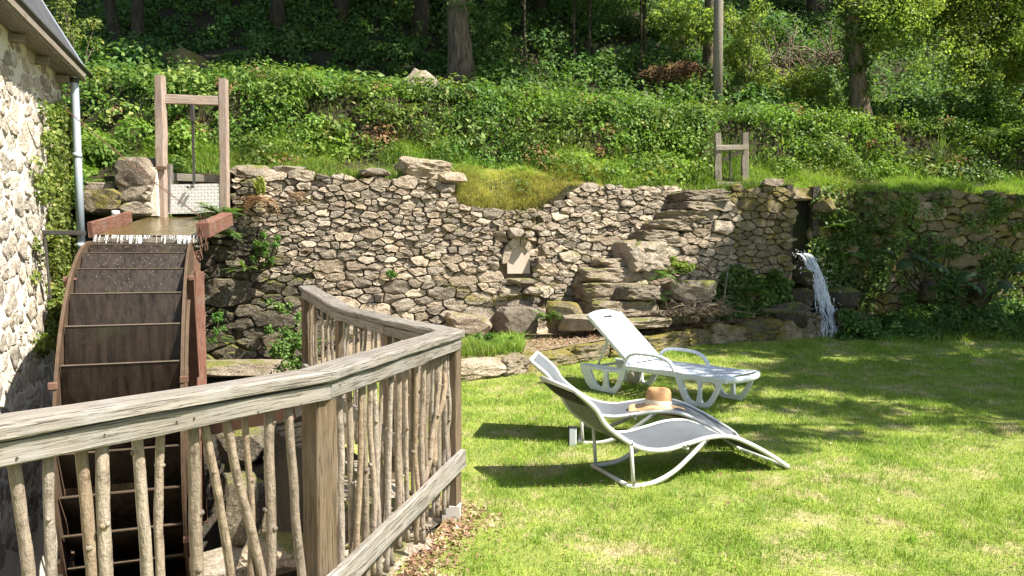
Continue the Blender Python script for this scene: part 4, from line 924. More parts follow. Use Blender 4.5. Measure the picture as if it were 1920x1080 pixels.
obj('band', py_mesh('band', V, Fc, MAT['ribbon'], True), ht, True)
# ------------------------------------------------------------------ white plastic lounger
WL = empty('plastic_lounger', (1.03, 8.186, 0), R(-46.9), 'white moulded plastic lounger with raised slatted back and armrests', 'lounger')
WP = MAT['white_plastic']; WY = .62
def plate(outer, holes, y, th, name, parent=WL):
    """side panel in the x-z plane with openings"""
    import bmesh
    bm = bmesh.new(); loops = []
    for lp in [outer] + holes:
        vs_ = [bm.verts.new((x, y, z)) for x, z in lp]; loops.append([bm.edges.new((vs_[i], vs_[(i + 1) % len(vs_)])) for i in range(len(vs_))])
    bmesh.ops.triangle_fill(bm, use_beauty=True, use_dissolve=False, edges=[e for l_ in loops for e in l_], normal=(0, -1, 0))
    me = bpy.data.meshes.new(name); bm.to_mesh(me); bm.free(); me.materials.append(WP); me.update()
    o = obj(name, me, parent, True); m = o.modifiers.new('thick', 'SOLIDIFY'); m.thickness = th; m.offset = 0; b = o.modifiers.new('bev', 'BEVEL'); b.width = .006; b.segments = 2; b.limit_method = 'ANGLE'
    return o
def rr_path(P, n=5): return [(p.x, p.y) for p in smooth_path([(x, z, 0) for x, z in P] + [(P[0][0], P[0][1], 0)], n)[:-1]]
rear_out = [(-.36, .285), (-.345, .20), (-.27, .07), (-.20, .008), (-.05, 0), (.14, 0), (.20, .07), (.27, .20), (.30, .30), (.16, .265), (0, .258), (-.2, .27)]
front_out = [(.90, .34), (.93, .24), (.98, .12), (1.04, .03), (1.10, .006), (1.30, .006), (1.36, .08), (1.42, .20), (1.46, .31), (1.2, .31)]
def side(y, sgn):
    plate(rear_out, [rr_path([(-.21, .225), (-.03, .22), (-.04, .06), (-.13, .09)]), rr_path([(.04, .22), (.19, .225), (.14, .09), (.05, .06)])], y, .035, 'leg_panel')
    plate(front_out, [rr_path([(1.0, .255), (1.17, .26), (1.165, .07), (1.08, .09)]), rr_path([(1.225, .26), (1.38, .255), (1.31, .10), (1.23, .07)])], y, .035, 'leg_panel')
    MB().tube(smooth_path([(.20, y, .14), (.26, y + sgn * .0, .28), (.30, y, .40), (.38, y, .455), (.52, y, .468), (.70, y, .462), (.82, y, .43), (.89, y, .36), (.95, y, .24), (1.0, y, .12)], 5), .021, 10, flat=(1.15, .9)).build('armrest', WP, WL, True, True)
    board_ = MB().box((.24, y - .016, .275), (1.5, y + .016, .33), None, .006); board_.build('seat_rail', WP, WL, False, True)
side(0, -1); side(WY, 1)
# foot end, rounded
V = []; 
MB().tube(smooth_path([(1.40, 0, .305), (1.48, .03, .305), (1.54, .14, .305), (1.56, WY / 2, .305), (1.54, WY - .14, .305), (1.48, WY - .03, .305), (1.40, WY, .305)], 6), .03, 8, flat=(.8, 1.1)).build('foot_rim', WP, WL, True, True)
for k in range(13):
    x = .34 + k * .0895; e = max(0, x - 1.42); inset = .016 + e * .9
    MB().box((x + .006, inset, .318 + .012 * max(0, (k - 10)) * .5), (x + .072, WY - inset, .334 + .012 * max(0, (k - 10)) * .5), None, .005).build('seat_slat', WP, WL, False, True)
for y in (.14, .31, .48): MB().box((.30, y - .012, .295), (1.52, y + .012, .317)).build('seat_bearer', WP, WL, False, True)
# backrest
bx0, bz0, bx1, bz1 = .33, .335, -.30, .855; bd = Vector((bx1 - bx0, 0, bz1 - bz0)); bl_ = bd.length; bd.normalize(); bn = Vector((-bd.z, 0, bd.x)); bn = bn if bn.z > 0 else -bn
def bp(u, y, h): return Vector((bx0, 0, bz0)) + bd * u + Vector((0, y, 0)) + bn * h
def bslab(u0, u1, y0, y1, h0, h1, name, parent=WL):
    V = [bp(u, y, h) for h in (h0, h1) for y in (y0, y1) for u in (u0, u1)]
    me = py_mesh(name, V, [(0, 1, 3, 2), (4, 6, 7, 5), (0, 4, 5, 1), (2, 3, 7, 6), (0, 2, 6, 4), (1, 5, 7, 3)], WP); o = obj(name, me, parent, True); b = o.modifiers.new('bev', 'BEVEL'); b.width = .005; b.segments = 2; return o
br = bslab(0.0, bl_ - .17, .045, WY - .045, -.022, -.010, 'backrest')
for y0 in (.016, WY - .05): bslab(0, bl_ - .03, y0, y0 + .034, -.03, .012, 'back_side', br)
for k in range(5): bslab(.015, bl_ - .185, .06 + k * .1015, .06 + k * .1015 + .084, .002, .014, 'back_slat', br)
hy = WY / 2
V = []; tops = []
bslab(bl_ - .18, bl_ - .105, .04, WY - .04, -.012, .011, 'back_top', br); bslab(bl_ - .105, bl_ - .07, .04, hy - .075, -.012, .011, 'back_top', br); bslab(bl_ - .105, bl_ - .07, hy + .075, WY - .04, -.012, .011, 'back_top', br)
# curved head end with the hand slot below it
n_ = 14; V = []
for h in (-.016, .012):
    for j in range(n_ + 1):
        v_ = j / n_; y = .02 + (WY - .04) * v_; V += [bp(bl_ - .07, y, h), bp(bl_ - .025 + .05 * math.sin(math.pi * v_) ** .7, y, h - .02 * (1 - math.sin(math.pi * v_)))]
m_ = 2 * (n_ + 1); Fc = [(2 * j, 2 * j + 2, 2 * j + 3, 2 * j + 1) for j in range(n_)] + [(m_ + 2 * j, m_ + 2 * j + 1, m_ + 2 * j + 3, m_ + 2 * j + 2) for j in range(n_)] + [(2 * j + 1, 2 * j + 3, m_ + 2 * j + 3, m_ + 2 * j + 1) for j in range(n_)] + [(2 * j, m_ + 2 * j, m_ + 2 * j + 2, 2 * j + 2) for j in range(n_)] + [(0, 1, m_ + 1, m_), (2 * n_ + 1, 2 * n_, m_ + 2 * n_, m_ + 2 * n_ + 1)]
obj('head_end', py_mesh('head_end', V, Fc, WP), br, True)
for y in (.06, WY - .06):
    MB().tube([bp(bl_ * .52, y, -.03), Vector((-.16, y, .27))], .015, 6).build('strut', WP, WL, True, True)
MB().tube([(-.16, .02, .268), (-.16, WY - .02, .268)], .014, 6).build('strut_bar', WP, WL, True, True)
for y in (.03, WY - .03): MB().box((-.33, y - .014, .245), (.32, y + .014, .285), None, .004).build('rear_rail', WP, WL, False, True)
MB().tube([(-.05, WY - .07, .09), (-.05, WY - .02, .09)], .085, 20).build('wheel', MAT['shaded_leg_disc'], WL, True, True)  # added grey disc: stands in for the far-side legs seen in shade

# ------------------------------------------------------------------ pole, small sluice frame
PLE = at(1345, 216, 16.4)
po = empty('utility_pole', PLE, 0, 'straight grey wooden utility pole standing on the bank', 'pole')
MB().tube([(0, 0, -.3), (0, 0, 2), (-.02, 0, 5), (-.03, 0, 8.5)], [.105, .10, .09, .085], 12).build('shaft', MAT['oldwood'], po, True, True)
MB().box((-.2, -.14, 2.55), (-.11, -.06, 2.72), None, .01).build('bracket', MAT['zinc'], po, False, True)
sf = empty('small_sluice', at(1370, 345, 13.6), 0, 'small grey timber sluice frame on the wall top by the outlet', 'sluice gate')
board('post', at(1346, 350, 13.55), at(1345, 250, 13.55), .10, .10, MAT['oldwood'], sf, up=(0, 1, 0), jit=.006)
board('post', at(1396, 348, 13.7), at(1397, 249, 13.7), .11, .10, MAT['oldwood'], sf, up=(0, 1, 0), jit=.006)
board('crossbeam', at(1341, 278, 13.5), at(1402, 276, 13.6), .08, .09, MAT['oldwood'], sf)
board('brace', at(1355, 300, 13.6), at(1392, 283, 13.65), .03, .06, MAT['oldwood'], sf, seg=3)
board('lifting_rod', at(1368, 278, 13.6), at(1370, 345, 13.6), .03, .03, MAT['iron'], sf, up=(0, 1, 0), seg=3)
board('sill_beam', at(1340, 347, 13.4), at(1432, 345, 13.5), .18, .07, MAT['oldwood'], sf)
rock('coping_stone', at(1446, 343, 13.2), (.16, .14, .06), MAT['boulder'], label='pale flat stone beside the small sluice frame', cat='rock')

# ------------------------------------------------------------------ waterfall and stream
pts = smooth_path([at(1500, 474, 13.15), at(1513, 482, 12.95), at(1529, 518, 12.8), at(1543, 565, 12.7), at(1554, 605, 12.6), at(1562, 636, 12.5)], 6); V = []; Fc = []; nw = 12
wid = [.10, .105, .10, .105, .115, .16]
for i, p in enumerate(pts):
    wv_ = float(np.interp(i / (len(pts) - 1), np.linspace(0, 1, 6), wid))
    for j in range(nw + 1):
        v_ = j / nw * 2 - 1; q = p + Vector((v_ * wv_, -.05 * (1 - v_ * v_), 0)); q += Vector((fn((v_ * 6, i * .25, 0)), fn((v_ * 7, i * .3, 7)), 0)) * .035; V.append(q)
Fc = [(i * (nw + 1) + j, i * (nw + 1) + j + 1, (i + 1) * (nw + 1) + j + 1, (i + 1) * (nw + 1) + j) for i in range(len(pts) - 1) for j in range(nw)]
wf_ = empty('waterfall', at(1560, 634, 12.5), 0, 'white ribbon of water falling from the dark slot in the wall', 'waterfall')
for q in range(44):
    o_ = rnd(-1, 1); V = []; w0 = rnd(.004, .020); e0 = rnd(.0, .5) if q > 16 else 0; e1_ = rnd(.6, 1) if q > 10 else 1; i0, i1 = int(e0 * len(pts)), max(int(e1_ * len(pts)), int(e0 * len(pts)) + 6); sd = q * 3.7
    for i in range(i0, min(i1, len(pts))):
        wv_ = float(np.interp(i / (len(pts) - 1), np.linspace(0, 1, 6), wid)); c_ = pts[i] + Vector((o_ * wv_ * .95 + fn((i * .22, sd, 0)) * .05 * i / 12, -.06 * (1 - o_ * o_) - .03 + fn((i * .22, sd, 4)) * .05, 0)); w1 = max(.002, w0 * (.8 + fn((i * .5, sd, 9)) * 1.0)) * min(1, (i - i0 + .3) / 3) * min(1, (min(i1, len(pts)) - i) / 4); V += [c_ + Vector((-w1, 0, 0)), c_ + Vector((0, -.015, 0)), c_ + Vector((w1, 0, 0))]
    m_ = len(V) // 3; Fc = [(3 * i + j, 3 * i + j + 1, 3 * i + j + 4, 3 * i + j + 3) for i in range(m_ - 1) for j in range(2)]
    obj('strand', py_mesh('strand', V, Fc, MAT['strand'], True), wf_)
mb = MB()
for k in range(420):
    i = min(len(pts) - 1, int(rnd(0, 1) ** .7 * len(pts))); p = pts[i] + Vector((random.gauss(0, .13 + .05 * i / len(pts)), -.04 + random.gauss(0, .05), random.gauss(0, .05))); r_ = rnd(.002, .006); mb.add([p + Vector((v.x, v.y, v.z * 3.5)) * r_ for v in iv_], if_)
for k in range(320): p = at(1562, 632, 12.45) + Vector((random.gauss(0, .22), random.gauss(0, .1), abs(random.gauss(0, .07)))); r_ = rnd(.002, .007); mb.add([p + v * r_ for v in iv_], if_)
mb.build('spray', MAT['drop'], wf_, kind='stuff')
V = [(4.85, 13.0, 1.47), (5.26, 13.05, 1.47), (5.26, 14.3, 1.5), (4.85, 14.3, 1.5)]; obj('water', py_mesh('water', V, [(0, 1, 2, 3)], MAT['water']), kind='structure')
grid_obj('stream', np.arange(5.1, 7.2, .2), np.arange(12.0, 13.4, .2), lambda x, y: .0 + .01 * fn((x, y, 0), 4), MAT['water'])

# ------------------------------------------------------------------ grass on the lawn
def poly_ok(X, Y):
    xe = np.interp(Y, [e[0] for e in EDGE], [e[1] for e in EDGE]); yk = np.array([kerby(x) for x in X]); return (X > xe + .10) & (Y < yk - .02)
def lz(X, Y): return np.array([lawn_z(x, y) for x, y in zip(X, Y)])
Pn = []; Hn = []; Wn = []
for y0, y1, dens, h, w_ in ((1.9, 3.4, 9000, .034, .0032), (3.4, 5, 7500, .034, .0036), (5, 7, 5200, .034, .0044), (7, 9.5, 3300, .036, .0056), (9.5, 12.6, 2200, .042, .0072)):
    n = int((y1 - y0) * (.74 * y1 + 1.8) * dens); Y = rng.uniform(y0, y1, n); X = rng.uniform(-1.8, .74 * y1, n); ok = (X < .74 * Y + .2) & (X > -.74 * Y) & poly_ok(X, Y); X, Y = X[ok], Y[ok]
    mul = ((X + .55 + .0 * Y) / .35 < 1) & (Y < 4.6) & (Y > 2.0); kp = ~(mul & (rng.uniform(0, 1, len(X)) < .93) & (X < np.interp(Y, [2, 3, 4.2, 4.6], [-.45, -.33, -.14, -.45]))); X, Y = X[kp], Y[kp]
    den = np.array([fn((x, y, 0), 2.3) for x, y in zip(X, Y)]); kp = rng.uniform(0, 1, len(X)) < np.clip(.78 + den * .9, .25, 1); X, Y, den = X[kp], Y[kp], den[kp]
    Pn.append(np.stack([X, Y, lz(X, Y) - .003], 1)); Hn.append(h * rng.uniform(.55, 1.35, len(X)) * (1 + .5 * den)); Wn.append(w_ * rng.uniform(.7, 1.3, len(X)))
Pn = np.concatenate(Pn); print('blades', len(Pn))
obj('lawn_grass', blades('lawn_grass', Pn, np.concatenate(Hn), np.concatenate(Wn), MAT['blade'], .9), label='short sunlit and dappled lawn grass around the loungers', cat='grass', kind='stuff')
nt = 420; Y = rng.uniform(2.3, 11, nt); X = rng.uniform(-1, 1, nt) * .72 * Y; ok = poly_ok(X, Y) & (X > -.2); X, Y = np.repeat(X[ok], 16), np.repeat(Y[ok], 16); X = X + rng.normal(0, .022, len(X)); Y = Y + rng.normal(0, .022, len(Y))
obj('grass_tufts', blades('grass_tufts', np.stack([X, Y, lz(X, Y) - .003], 1), rng.uniform(.04, .085, len(X)), rng.uniform(.003, .006, len(X)), MAT['longgrass'], .8), label='taller tufts of grass scattered over the lawn', cat='grass', kind='stuff')
n = 420; Y = rng.uniform(2.4, 11.5, n); X = rng.uniform(-.3, 1, n) * .72 * Y; ok = poly_ok(X, Y); X, Y = X[ok], Y[ok]; n = len(X); P = np.stack([X, Y, lz(X, Y) + .02], 1); N = nrmz(rng.normal(size=(n, 3)) * .4 + [0, 0, 1.]); T = rng.normal(size=(n, 3)); T -= N * (T * N).sum(1, keepdims=True)
obj('fallen_leaves', leaf_mesh('fallen_leaves', P, T, N, rng.uniform(.02, .045, n), rng.uniform(.01, .022, n), MAT['litter']), label='few dry leaves lying on the lawn', cat='leaf litter', kind='stuff')
# mulch and leaf litter by the fence post
n = 2600; Y = rng.uniform(2.2, 4.5, n); X = np.interp(Y, [e[0] for e in EDGE], [e[1] for e in EDGE]) + np.abs(rng.normal(0, .13, n)) + .02; P = np.stack([X, Y, lz(X, Y) + .004 + rng.uniform(0, .012, n)], 1)
N = nrmz(rng.normal(size=(n, 3)) * .5 + [0, 0, 1.]); T = rng.normal(size=(n, 3)); T -= N * (T * N).sum(1, keepdims=True)
obj('leaf_litter', leaf_mesh('leaf_litter', P, T, N, rng.uniform(.02, .05, n), rng.uniform(.006, .018, n), MAT['litter']), label='brown wood chips and dead leaves at the fence foot', cat='leaf litter', kind='stuff')
# dead leaves on terrace and along lawn edge
n = 5000; X = rng.uniform(-.6, 5.4, n); u = rng.uniform(0, 1, n) ** .8; Y = np.array([kerby(x) + .15 for x in X]) * (1 - u) + np.array([wally(x) - .6 for x in X]) * u
P = np.stack([X, Y, np.array([terr_z(x, y) for x, y in zip(X, Y)]) + .008], 1); N = nrmz(rng.normal(size=(n, 3)) * .4 + [0, 0, 1.]); T = rng.normal(size=(n, 3)); T -= N * (T * N).sum(1, keepdims=True)
obj('leaf_litter', leaf_mesh('leaf_litter', P, T, N, rng.uniform(.03, .07, n), rng.uniform(.012, .035, n), MAT['litter']), label='fallen brown leaves scattered over the earth terrace', cat='leaf litter', kind='stuff')

# ------------------------------------------------------------------ grass on bank, wall tops
def tgrass(name, n, xr, tr, h, w_, mat, label, lean=.7, skip=None):
    X = rng.uniform(*xr, n); t_ = rng.uniform(*tr, n); Y = np.array([wally(x) for x in X]) + .12 + t_; Z = np.array([hill_z(x, y) for x, y in zip(X, Y)])
    if skip is not None: kp = ~((X > skip[0]) & (X < skip[1]) & (t_ < skip[2])); X, Y, Z = X[kp], Y[kp], Z[kp]; n = len(X)
    hh = np.array([max(.25 if lean < 1.2 else .6, 1 + 1.9 * fn((x, y, 0), 1.5)) for x, y in zip(X, Y)])
    obj(name, blades(name, np.stack([X, Y, Z - .02], 1), h * hh * rng.uniform(.5, 1.3, n), w_ * rng.uniform(.7, 1.3, n), mat, lean), label=label, cat='grass', kind='stuff')
tgrass('bank_grass', 48000, (-5.5, 12), (.1, 1.3), .16, .010, MAT['longgrass'], 'long bright green grass at the foot of the bramble bank', .9, (-.9, 1.1, .35))
tgrass('slump_grass', 34000, (-1.05, 1.5), (-.12, .75), .105, .009, MAT['drygrass'], 'pale yellow grass spilling over the broken wall top', 1.3)
tgrass('wall_top_grass', 16000, (5.0, 14), (-.18, .9), .07, .010, MAT['drygrass'], 'short yellowish grass along the top of the mossy wall', 1.0)
tgrass('bank_weeds', 26000, (-6, 13), (1.1, 3.0), .13, .014, MAT['nettle'], 'short weeds and grass between the brambles of the bank', 1.0)
tgrass('ledge_grass', 12000, (5.5, 15), (2.4, 3.4), .18, .016, MAT['longgrass'], 'grass on the ledge above the brambles at right', .8)

# ------------------------------------------------------------------ bramble bank
C = []; rr = []; pr = []; km = []; ls = []
for k in range(1750):
    x = rnd(-9.5, 14.5); t_ = rnd(1.15, 1.9) if random.random() < .62 else rnd(1.8, 2.8)
    if random.random() < .25: t_ = rnd(.4, 1.2)
    if t_ < 1.15 and not (.2 < x < 3.5 and t_ > .75 - .2 * (x > 1.2)) and fn((x, t_, 3), .9) < .42: continue
    if 3.6 < x < 4.9 and t_ < 1.75: continue
    y = wally(x) + t_; z = hill_z(x, y); r_ = random.choice((.10, .13, .17, .22, .28, .36)) * rnd(.8, 1.2) * (1.15 if .2 < x < 3.6 else 1)
    C.append((x, y - rnd(-.05, .16), z + rnd(-.05, .14))); rr.append(r_)
    m_ = 0 if fn((x, t_, 8), .8) + rnd(-.3, .3) < .12 else 1
    if random.random() < .10: m_ = 2
    if random.random() < .04: m_ = 3
    km.append(m_); q = (.062, .075, .10, .06)[m_]; ls.append(q); pr.append(int(3.2 * r_ * r_ / (q * q)) + 24)
for k in range(90):   # left of the sluice, down to the flume
    x = rnd(-7.5, -4.75); y = rnd(10.05, 11.2); C.append((x, y, interp(y, [(10, 2.0), (11.3, 3.3)]) + rnd(-.2, .3))); rr.append(rnd(.14, .32)); km.append(random.choice((0, 1, 1))); ls.append(.07); pr.append(220)
P, T, N, n = cloud(C, rr, pr, .5, .8, (0, -.75, .66), .5)
print('bramble', n); L_ = np.repeat(ls, pr) * rng.uniform(.6, 1.35, n)
obj('bramble_bank', leaf_mesh('bramble_bank', P, T, N, L_, L_ * rng.uniform(.5, .75, n), [MAT['bramble'], MAT['nettle'], MAT['ivy'], MAT['deadfern']], midx=np.repeat(km, pr)), label='continuous bank of green brambles above the stone walls', cat='brambles', kind='stuff')
# undergrowth on the wooded slope
C = []; rr = []; pr = []
for k in range(1250):
    x = rnd(-15, 19); t_ = rnd(3.2, 17); y = wally(x) + t_; px = 960 + F * x / y
    if (300 < px < 430 or 745 < px < 840) and y < 19: continue
    r_ = rnd(.3, .85)
    if 290 < px < 900 and y < 20: r_ = rnd(.15, .36)
    if 1080 < px < 1350 and t_ < 6.5 and random.random() < .6: continue
    C.append((x, y, hill_z(x, y) + r_ * .15)); rr.append(r_); pr.append(int(190 * r_ + 60))
for k in range(520):
    x = rnd(-11, 1); y = rnd(13.2, 21); px = 960 + F * x / y
    if not 200 < px < 960 or (315 < px < 415 and y < 17.5): continue
    r_ = rnd(.12, .4); C.append((x, y, hill_z(x, y) + r_ * .1)); rr.append(r_); pr.append(int(200 * r_ + 40))
P, T, N, n = cloud(C, rr, pr, .45, .8, (0, -.7, .7), .6); print('under', n)
obj('undergrowth', leaf_mesh('undergrowth', P, T, N, rng.uniform(.06, .16, n), rng.uniform(.04, .10, n), MAT['under']), label='ivy and shrubs covering the shaded wooded slope', cat='undergrowth', kind='stuff')

# ------------------------------------------------------------------ trees
def tree(name, label, base, hgt, r0, blobs, lsize, per, lmat, bark, lean=(0, 0), group='trees on the slope', cat='tree', ivy=None, limbs=True):
    b = Vector(base); tr = empty(name, b, 0, label, cat, group); sd = random.random() * 50
    pts = [Vector((lean[0] * t_ + fn((t_ * 2, sd, 0)) * .25 * t_, lean[1] * t_ + fn((t_ * 2, sd, 5)) * .25 * t_, hgt * t_ - .3)) for t_ in np.linspace(0, 1, 14)]
    rad = [r0 * (1.7 if i == 0 else 1.12 if i == 1 else 1) * (1 - .75 * i / 13) for i in range(14)]
    MB().tube(pts, rad, 12, True, .06).build('trunk', bark, tr, True, True)
    if ivy:
        C = []; rr = []
        for k in range(130): t_ = rnd(*ivy); i_ = min(12, int(t_ * 13)); p_ = pts[i_].lerp(pts[i_ + 1], t_ * 13 - i_); an = rnd(0, 6.28); C.append(p_ + Vector((math.cos(an), math.sin(an), 0)) * r0 * .95); rr.append(rnd(.08, .2))
        P, T, N, n = cloud(C, rr, 42, .3, 1, None, .3); obj('ivy', leaf_mesh('ivy', P, T, N, rng.uniform(.05, .10, n), rng.uniform(.04, .075, n), MAT['wallplant']), tr, True)
    if blobs:
        if limbs:
            for c, r_ in blobs[:9]:
                c = Vector(c); f_ = min(.92, max(.35, (c.z - r_ * .5) / hgt - .15)); s_ = pts[int(f_ * 13)]; m_ = (s_ + c) / 2 + Vector((0, 0, r_ * .2))
                MB().tube(smooth_path([s_, m_, c], 4), [r0 * .3 * (1 - .09 * i) for i in range(9)], 6).build('limb', bark, tr, True, True)
        C = []; rr = []; pr = []
        for c, r_ in blobs:
            for k in range(14): d = Vector((random.gauss(0, 1), random.gauss(0, 1), random.gauss(0, .8))).normalized() * r_ * rnd(.35, 1); C.append(Vector(c) + d); rr.append(r_ * rnd(.22, .45)); pr.append(int(per / 14))
        P, T, N, n = cloud(C, rr, pr, .5, .85, None, .3)
        obj('crown', leaf_mesh('crown', P, T, N, rng.uniform(.7, 1.3, n) * lsize, rng.uniform(.45, .8, n) * lsize, lmat), tr, True)
    return tr
def blobs(n, c, sp, r0, r1): return [((c[0] + rnd(-sp[0], sp[0]), c[1] + rnd(-sp[1], sp[1]), c[2] + rnd(-sp[2], sp[2])), rnd(r0, r1)) for _ in range(n)]
def gpx(px, py, d=None): p = ghit(px, py); return (p.x, p.y, p.z)
TL, TB, TD = MAT['treeleaf'], MAT['bark'], MAT['bark_dark']
tree('broadleaf_tree', 'thick ivy-flecked tree trunk lit low down above the wall boulder', gpx(868, 175, 17.0), 13, .27, blobs(14, (3.2, -.6, 8.9), (3.8, 2.6, 1.2), 1.2, 1.9), .22, 2100, TL, TB, (-.6, .2), ivy=(.12, .5))
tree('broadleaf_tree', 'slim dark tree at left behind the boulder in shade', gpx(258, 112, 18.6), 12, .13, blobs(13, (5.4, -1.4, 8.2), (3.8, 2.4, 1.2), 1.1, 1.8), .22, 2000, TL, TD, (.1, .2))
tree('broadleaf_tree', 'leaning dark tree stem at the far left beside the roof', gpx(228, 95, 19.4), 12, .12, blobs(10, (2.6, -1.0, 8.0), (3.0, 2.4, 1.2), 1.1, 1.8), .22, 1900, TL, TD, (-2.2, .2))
tree('broadleaf_tree', 'brown tree trunk close behind the utility pole', gpx(1329, 165, 18.0), 12, .17, blobs(7, (.2, 1.5, 8.8), (2.2, 1.6, 1.0), 1.0, 1.6), .22, 1500, TL, TB, (.1, .2))
tree('broadleaf_tree', 'ivy-clad brown tree trunk on the grassy ledge at right', gpx(1618, 240, 16.6), 11, .18, blobs(4, (.6, 3.2, 9.2), (1.6, 1.2, 1.0), .9, 1.3), .2, 900, TL, TB, (-.9, .3), ivy=(.09, .45))
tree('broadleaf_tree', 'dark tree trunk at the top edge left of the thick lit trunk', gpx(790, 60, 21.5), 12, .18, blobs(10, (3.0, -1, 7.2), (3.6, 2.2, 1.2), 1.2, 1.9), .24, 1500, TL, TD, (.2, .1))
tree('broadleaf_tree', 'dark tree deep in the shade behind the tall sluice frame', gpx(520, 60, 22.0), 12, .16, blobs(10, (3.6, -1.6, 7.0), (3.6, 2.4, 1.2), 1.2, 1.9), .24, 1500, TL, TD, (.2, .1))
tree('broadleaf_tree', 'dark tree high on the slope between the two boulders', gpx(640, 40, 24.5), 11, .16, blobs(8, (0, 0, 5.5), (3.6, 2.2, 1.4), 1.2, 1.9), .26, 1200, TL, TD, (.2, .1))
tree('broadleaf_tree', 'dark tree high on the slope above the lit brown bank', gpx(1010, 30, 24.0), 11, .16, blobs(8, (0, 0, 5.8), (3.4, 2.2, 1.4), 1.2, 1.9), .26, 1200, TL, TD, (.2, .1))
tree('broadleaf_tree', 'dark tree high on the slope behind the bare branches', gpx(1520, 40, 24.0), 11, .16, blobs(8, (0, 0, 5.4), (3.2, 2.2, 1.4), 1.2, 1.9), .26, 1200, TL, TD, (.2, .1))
# saplings with visible leaves
for k, (px, py, d, lb) in enumerate(((1075, 120, 18.5, 'slender sapling with dark stem right of the thick lit trunk'), (1103, 125, 18.8, 'second slender sapling between thick trunk and brown bank'), (1208, 140, 17.8, 'leafy sapling standing on the lit brown bank'), (1198, 165, 17.2, 'thin pale stem rising from the brown bank'), (985, 110, 19.0, 'leafy sapling just right of the thick lit trunk'))):
    g = gpx(px, py, d); tree('sapling', lb, g, 5.2, .05 if k != 3 else .03, blobs(6, (0, 0, 2.9), (.8, .5, 1.0), .5, .9) if k != 3 else blobs(2, (0, 0, 3.2), (.3, .3, .3), .4, .6), .10, 620, MAT['under'] if k in (0, 1) else MAT['lightleaf'], TD, (rnd(-.2, .2), 0), 'saplings on the slope')
# shade tree to the right of the lawn (stands outside the frame, shades the grass)
tree('shade_tree', 'broad leafy tree whose shade dapples the right of the lawn', (12.4, 4.9, 0), 10, .32, blobs(32, (-1.75, 1.9, 7.3), (3.6, 3.3, 1.1), .8, 1.3), .17, 1150, TL, TB, (-.5, .5), 'trees by the lawn')
tree('shade_tree', 'leafy tree by the stream shading the water outlet and mossy wall', (14.2, 10.6, 0), 10, .3, blobs(13, (-3.0, .6, 7.5), (2.7, 1.1, 1.0), .75, 1.15), .17, 1150, TL, TB, (-.5, .3), 'trees by the lawn')
# drooping tree at right
dt = empty('drooping_tree', (15.2, 17.6, hill_z(15.2, 17.6)), 0, 'drooping small-leaved tree filling the upper right corner', 'tree', 'trees by the lawn')
tk = [Vector((15.2, 17.6, 3.2)), Vector((15.1, 17.6, 6)), Vector((14.9, 17.5, 9)), Vector((14.7, 17.4, 11.5))]; MB().tube(smooth_path(tk, 5), [.26 - .012 * i for i in range(16)], 10).build('trunk', TB, dt, True)
C = []; 
for k in range(84):
    px = 1990 - 380 * rnd(0, 1) ** 1.1; py = rnd(-50, 55 + (px - 1600) * .56); tp = at(px, min(py, 225), rnd(15.4, 17.6))
    s_ = Vector((14.9, 17.5, rnd(7.4, 11))); m_ = (s_ * .55 + tp * .45) + Vector((0, 0, 1.0)); pth = smooth_path([s_, m_, tp.lerp(m_, .35) + Vector((0, 0, .25)), tp], 5)
    MB().tube(pth, [.045 * (1 - .055 * i) + .004 for i in range(16)], 5).build('limb', TD, dt, True)
    for i in range(8, 16):
        for _ in range(3): C.append(pth[i] + Vector((random.gauss(0, .18), random.gauss(0, .18), random.gauss(-.08, .16))))
P, T, N, n = cloud(C, [rnd(.16, .34) for _ in C], 58, .3, 1.0, None, .15); print('droop', n)
obj('crown', leaf_mesh('crown', P, T, N, rng.uniform(.05, .09, n), rng.uniform(.03, .05, n), MAT['lightleaf']), dt)
def shrub(name, label, c, size, nl, lsz, mat, stems=8, group=None, cat='shrub', loc=None):
    c = Vector(c); o = empty(name, c - Vector((0, 0, size[2])), 0, label, cat, group); C = []; rr = []
    for k in range(nl):
        d = Vector((random.gauss(0, .5), random.gauss(0, .5), random.gauss(0, .5))); C.append(c + Vector((d.x * size[0], d.y * size[1], d.z * size[2]))); rr.append(min(size) * rnd(.2, .45))
    P, T, N, n = cloud(C, rr, 60, .5, .9, None, .4); obj('leaves', leaf_mesh('leaves', P, T, N, rng.uniform(.7, 1.3, n) * lsz, rng.uniform(.45, .75, n) * lsz, mat), o)
    for k in range(stems):
        e = C[k % len(C)]; b_ = c + Vector((rnd(-.2, .2) * size[0], 0, -size[2])); MB().tube([b_, (b_ + e) / 2 + Vector((0, 0, .1 * size[2])), e], [.014, .01, .006], 5).build('stem', MAT['bark'], o, True)
    return o
LL = MAT['lightleaf']
shrub('arching_shrub', 'tall pale green arching shrub right of the utility pole', at(1400, 95, 17.4), (.62, .5, 1.15), 60, .085, LL)
shrub('arching_shrub', 'light green shrub on the slope above the pole and brown bank', at(1290, 45, 19.0), (.9, .5, .5), 50, .10, LL)
shrub('round_shrub', 'rounded light green bush beyond the mossy mound', at(1510, 165, 17.6), (.95, .6, .55), 70, .09, LL)
shrub('round_shrub', 'low light green bush between the pole and the mossy mound', at(1420, 185, 17.0), (.6, .5, .4), 45, .09, MAT['fern'])
shrub('round_shrub', 'bright green clump on the bank below the saplings', at(1275, 190, 16.0), (.42, .4, .25), 30, .09, MAT['fern'])
shrub('round_shrub', 'dark leafy bush above the far right of the bank', at(1830, 215, 16.2), (1.2, .6, .5), 70, .09, MAT['wallplant'])
shrub('budding_shrub', 'yellow-green sprays of a shrub behind the house roof corner', at(140, 70, 13.5), (.45, .5, .8), 22, .06, MAT['ivy'])
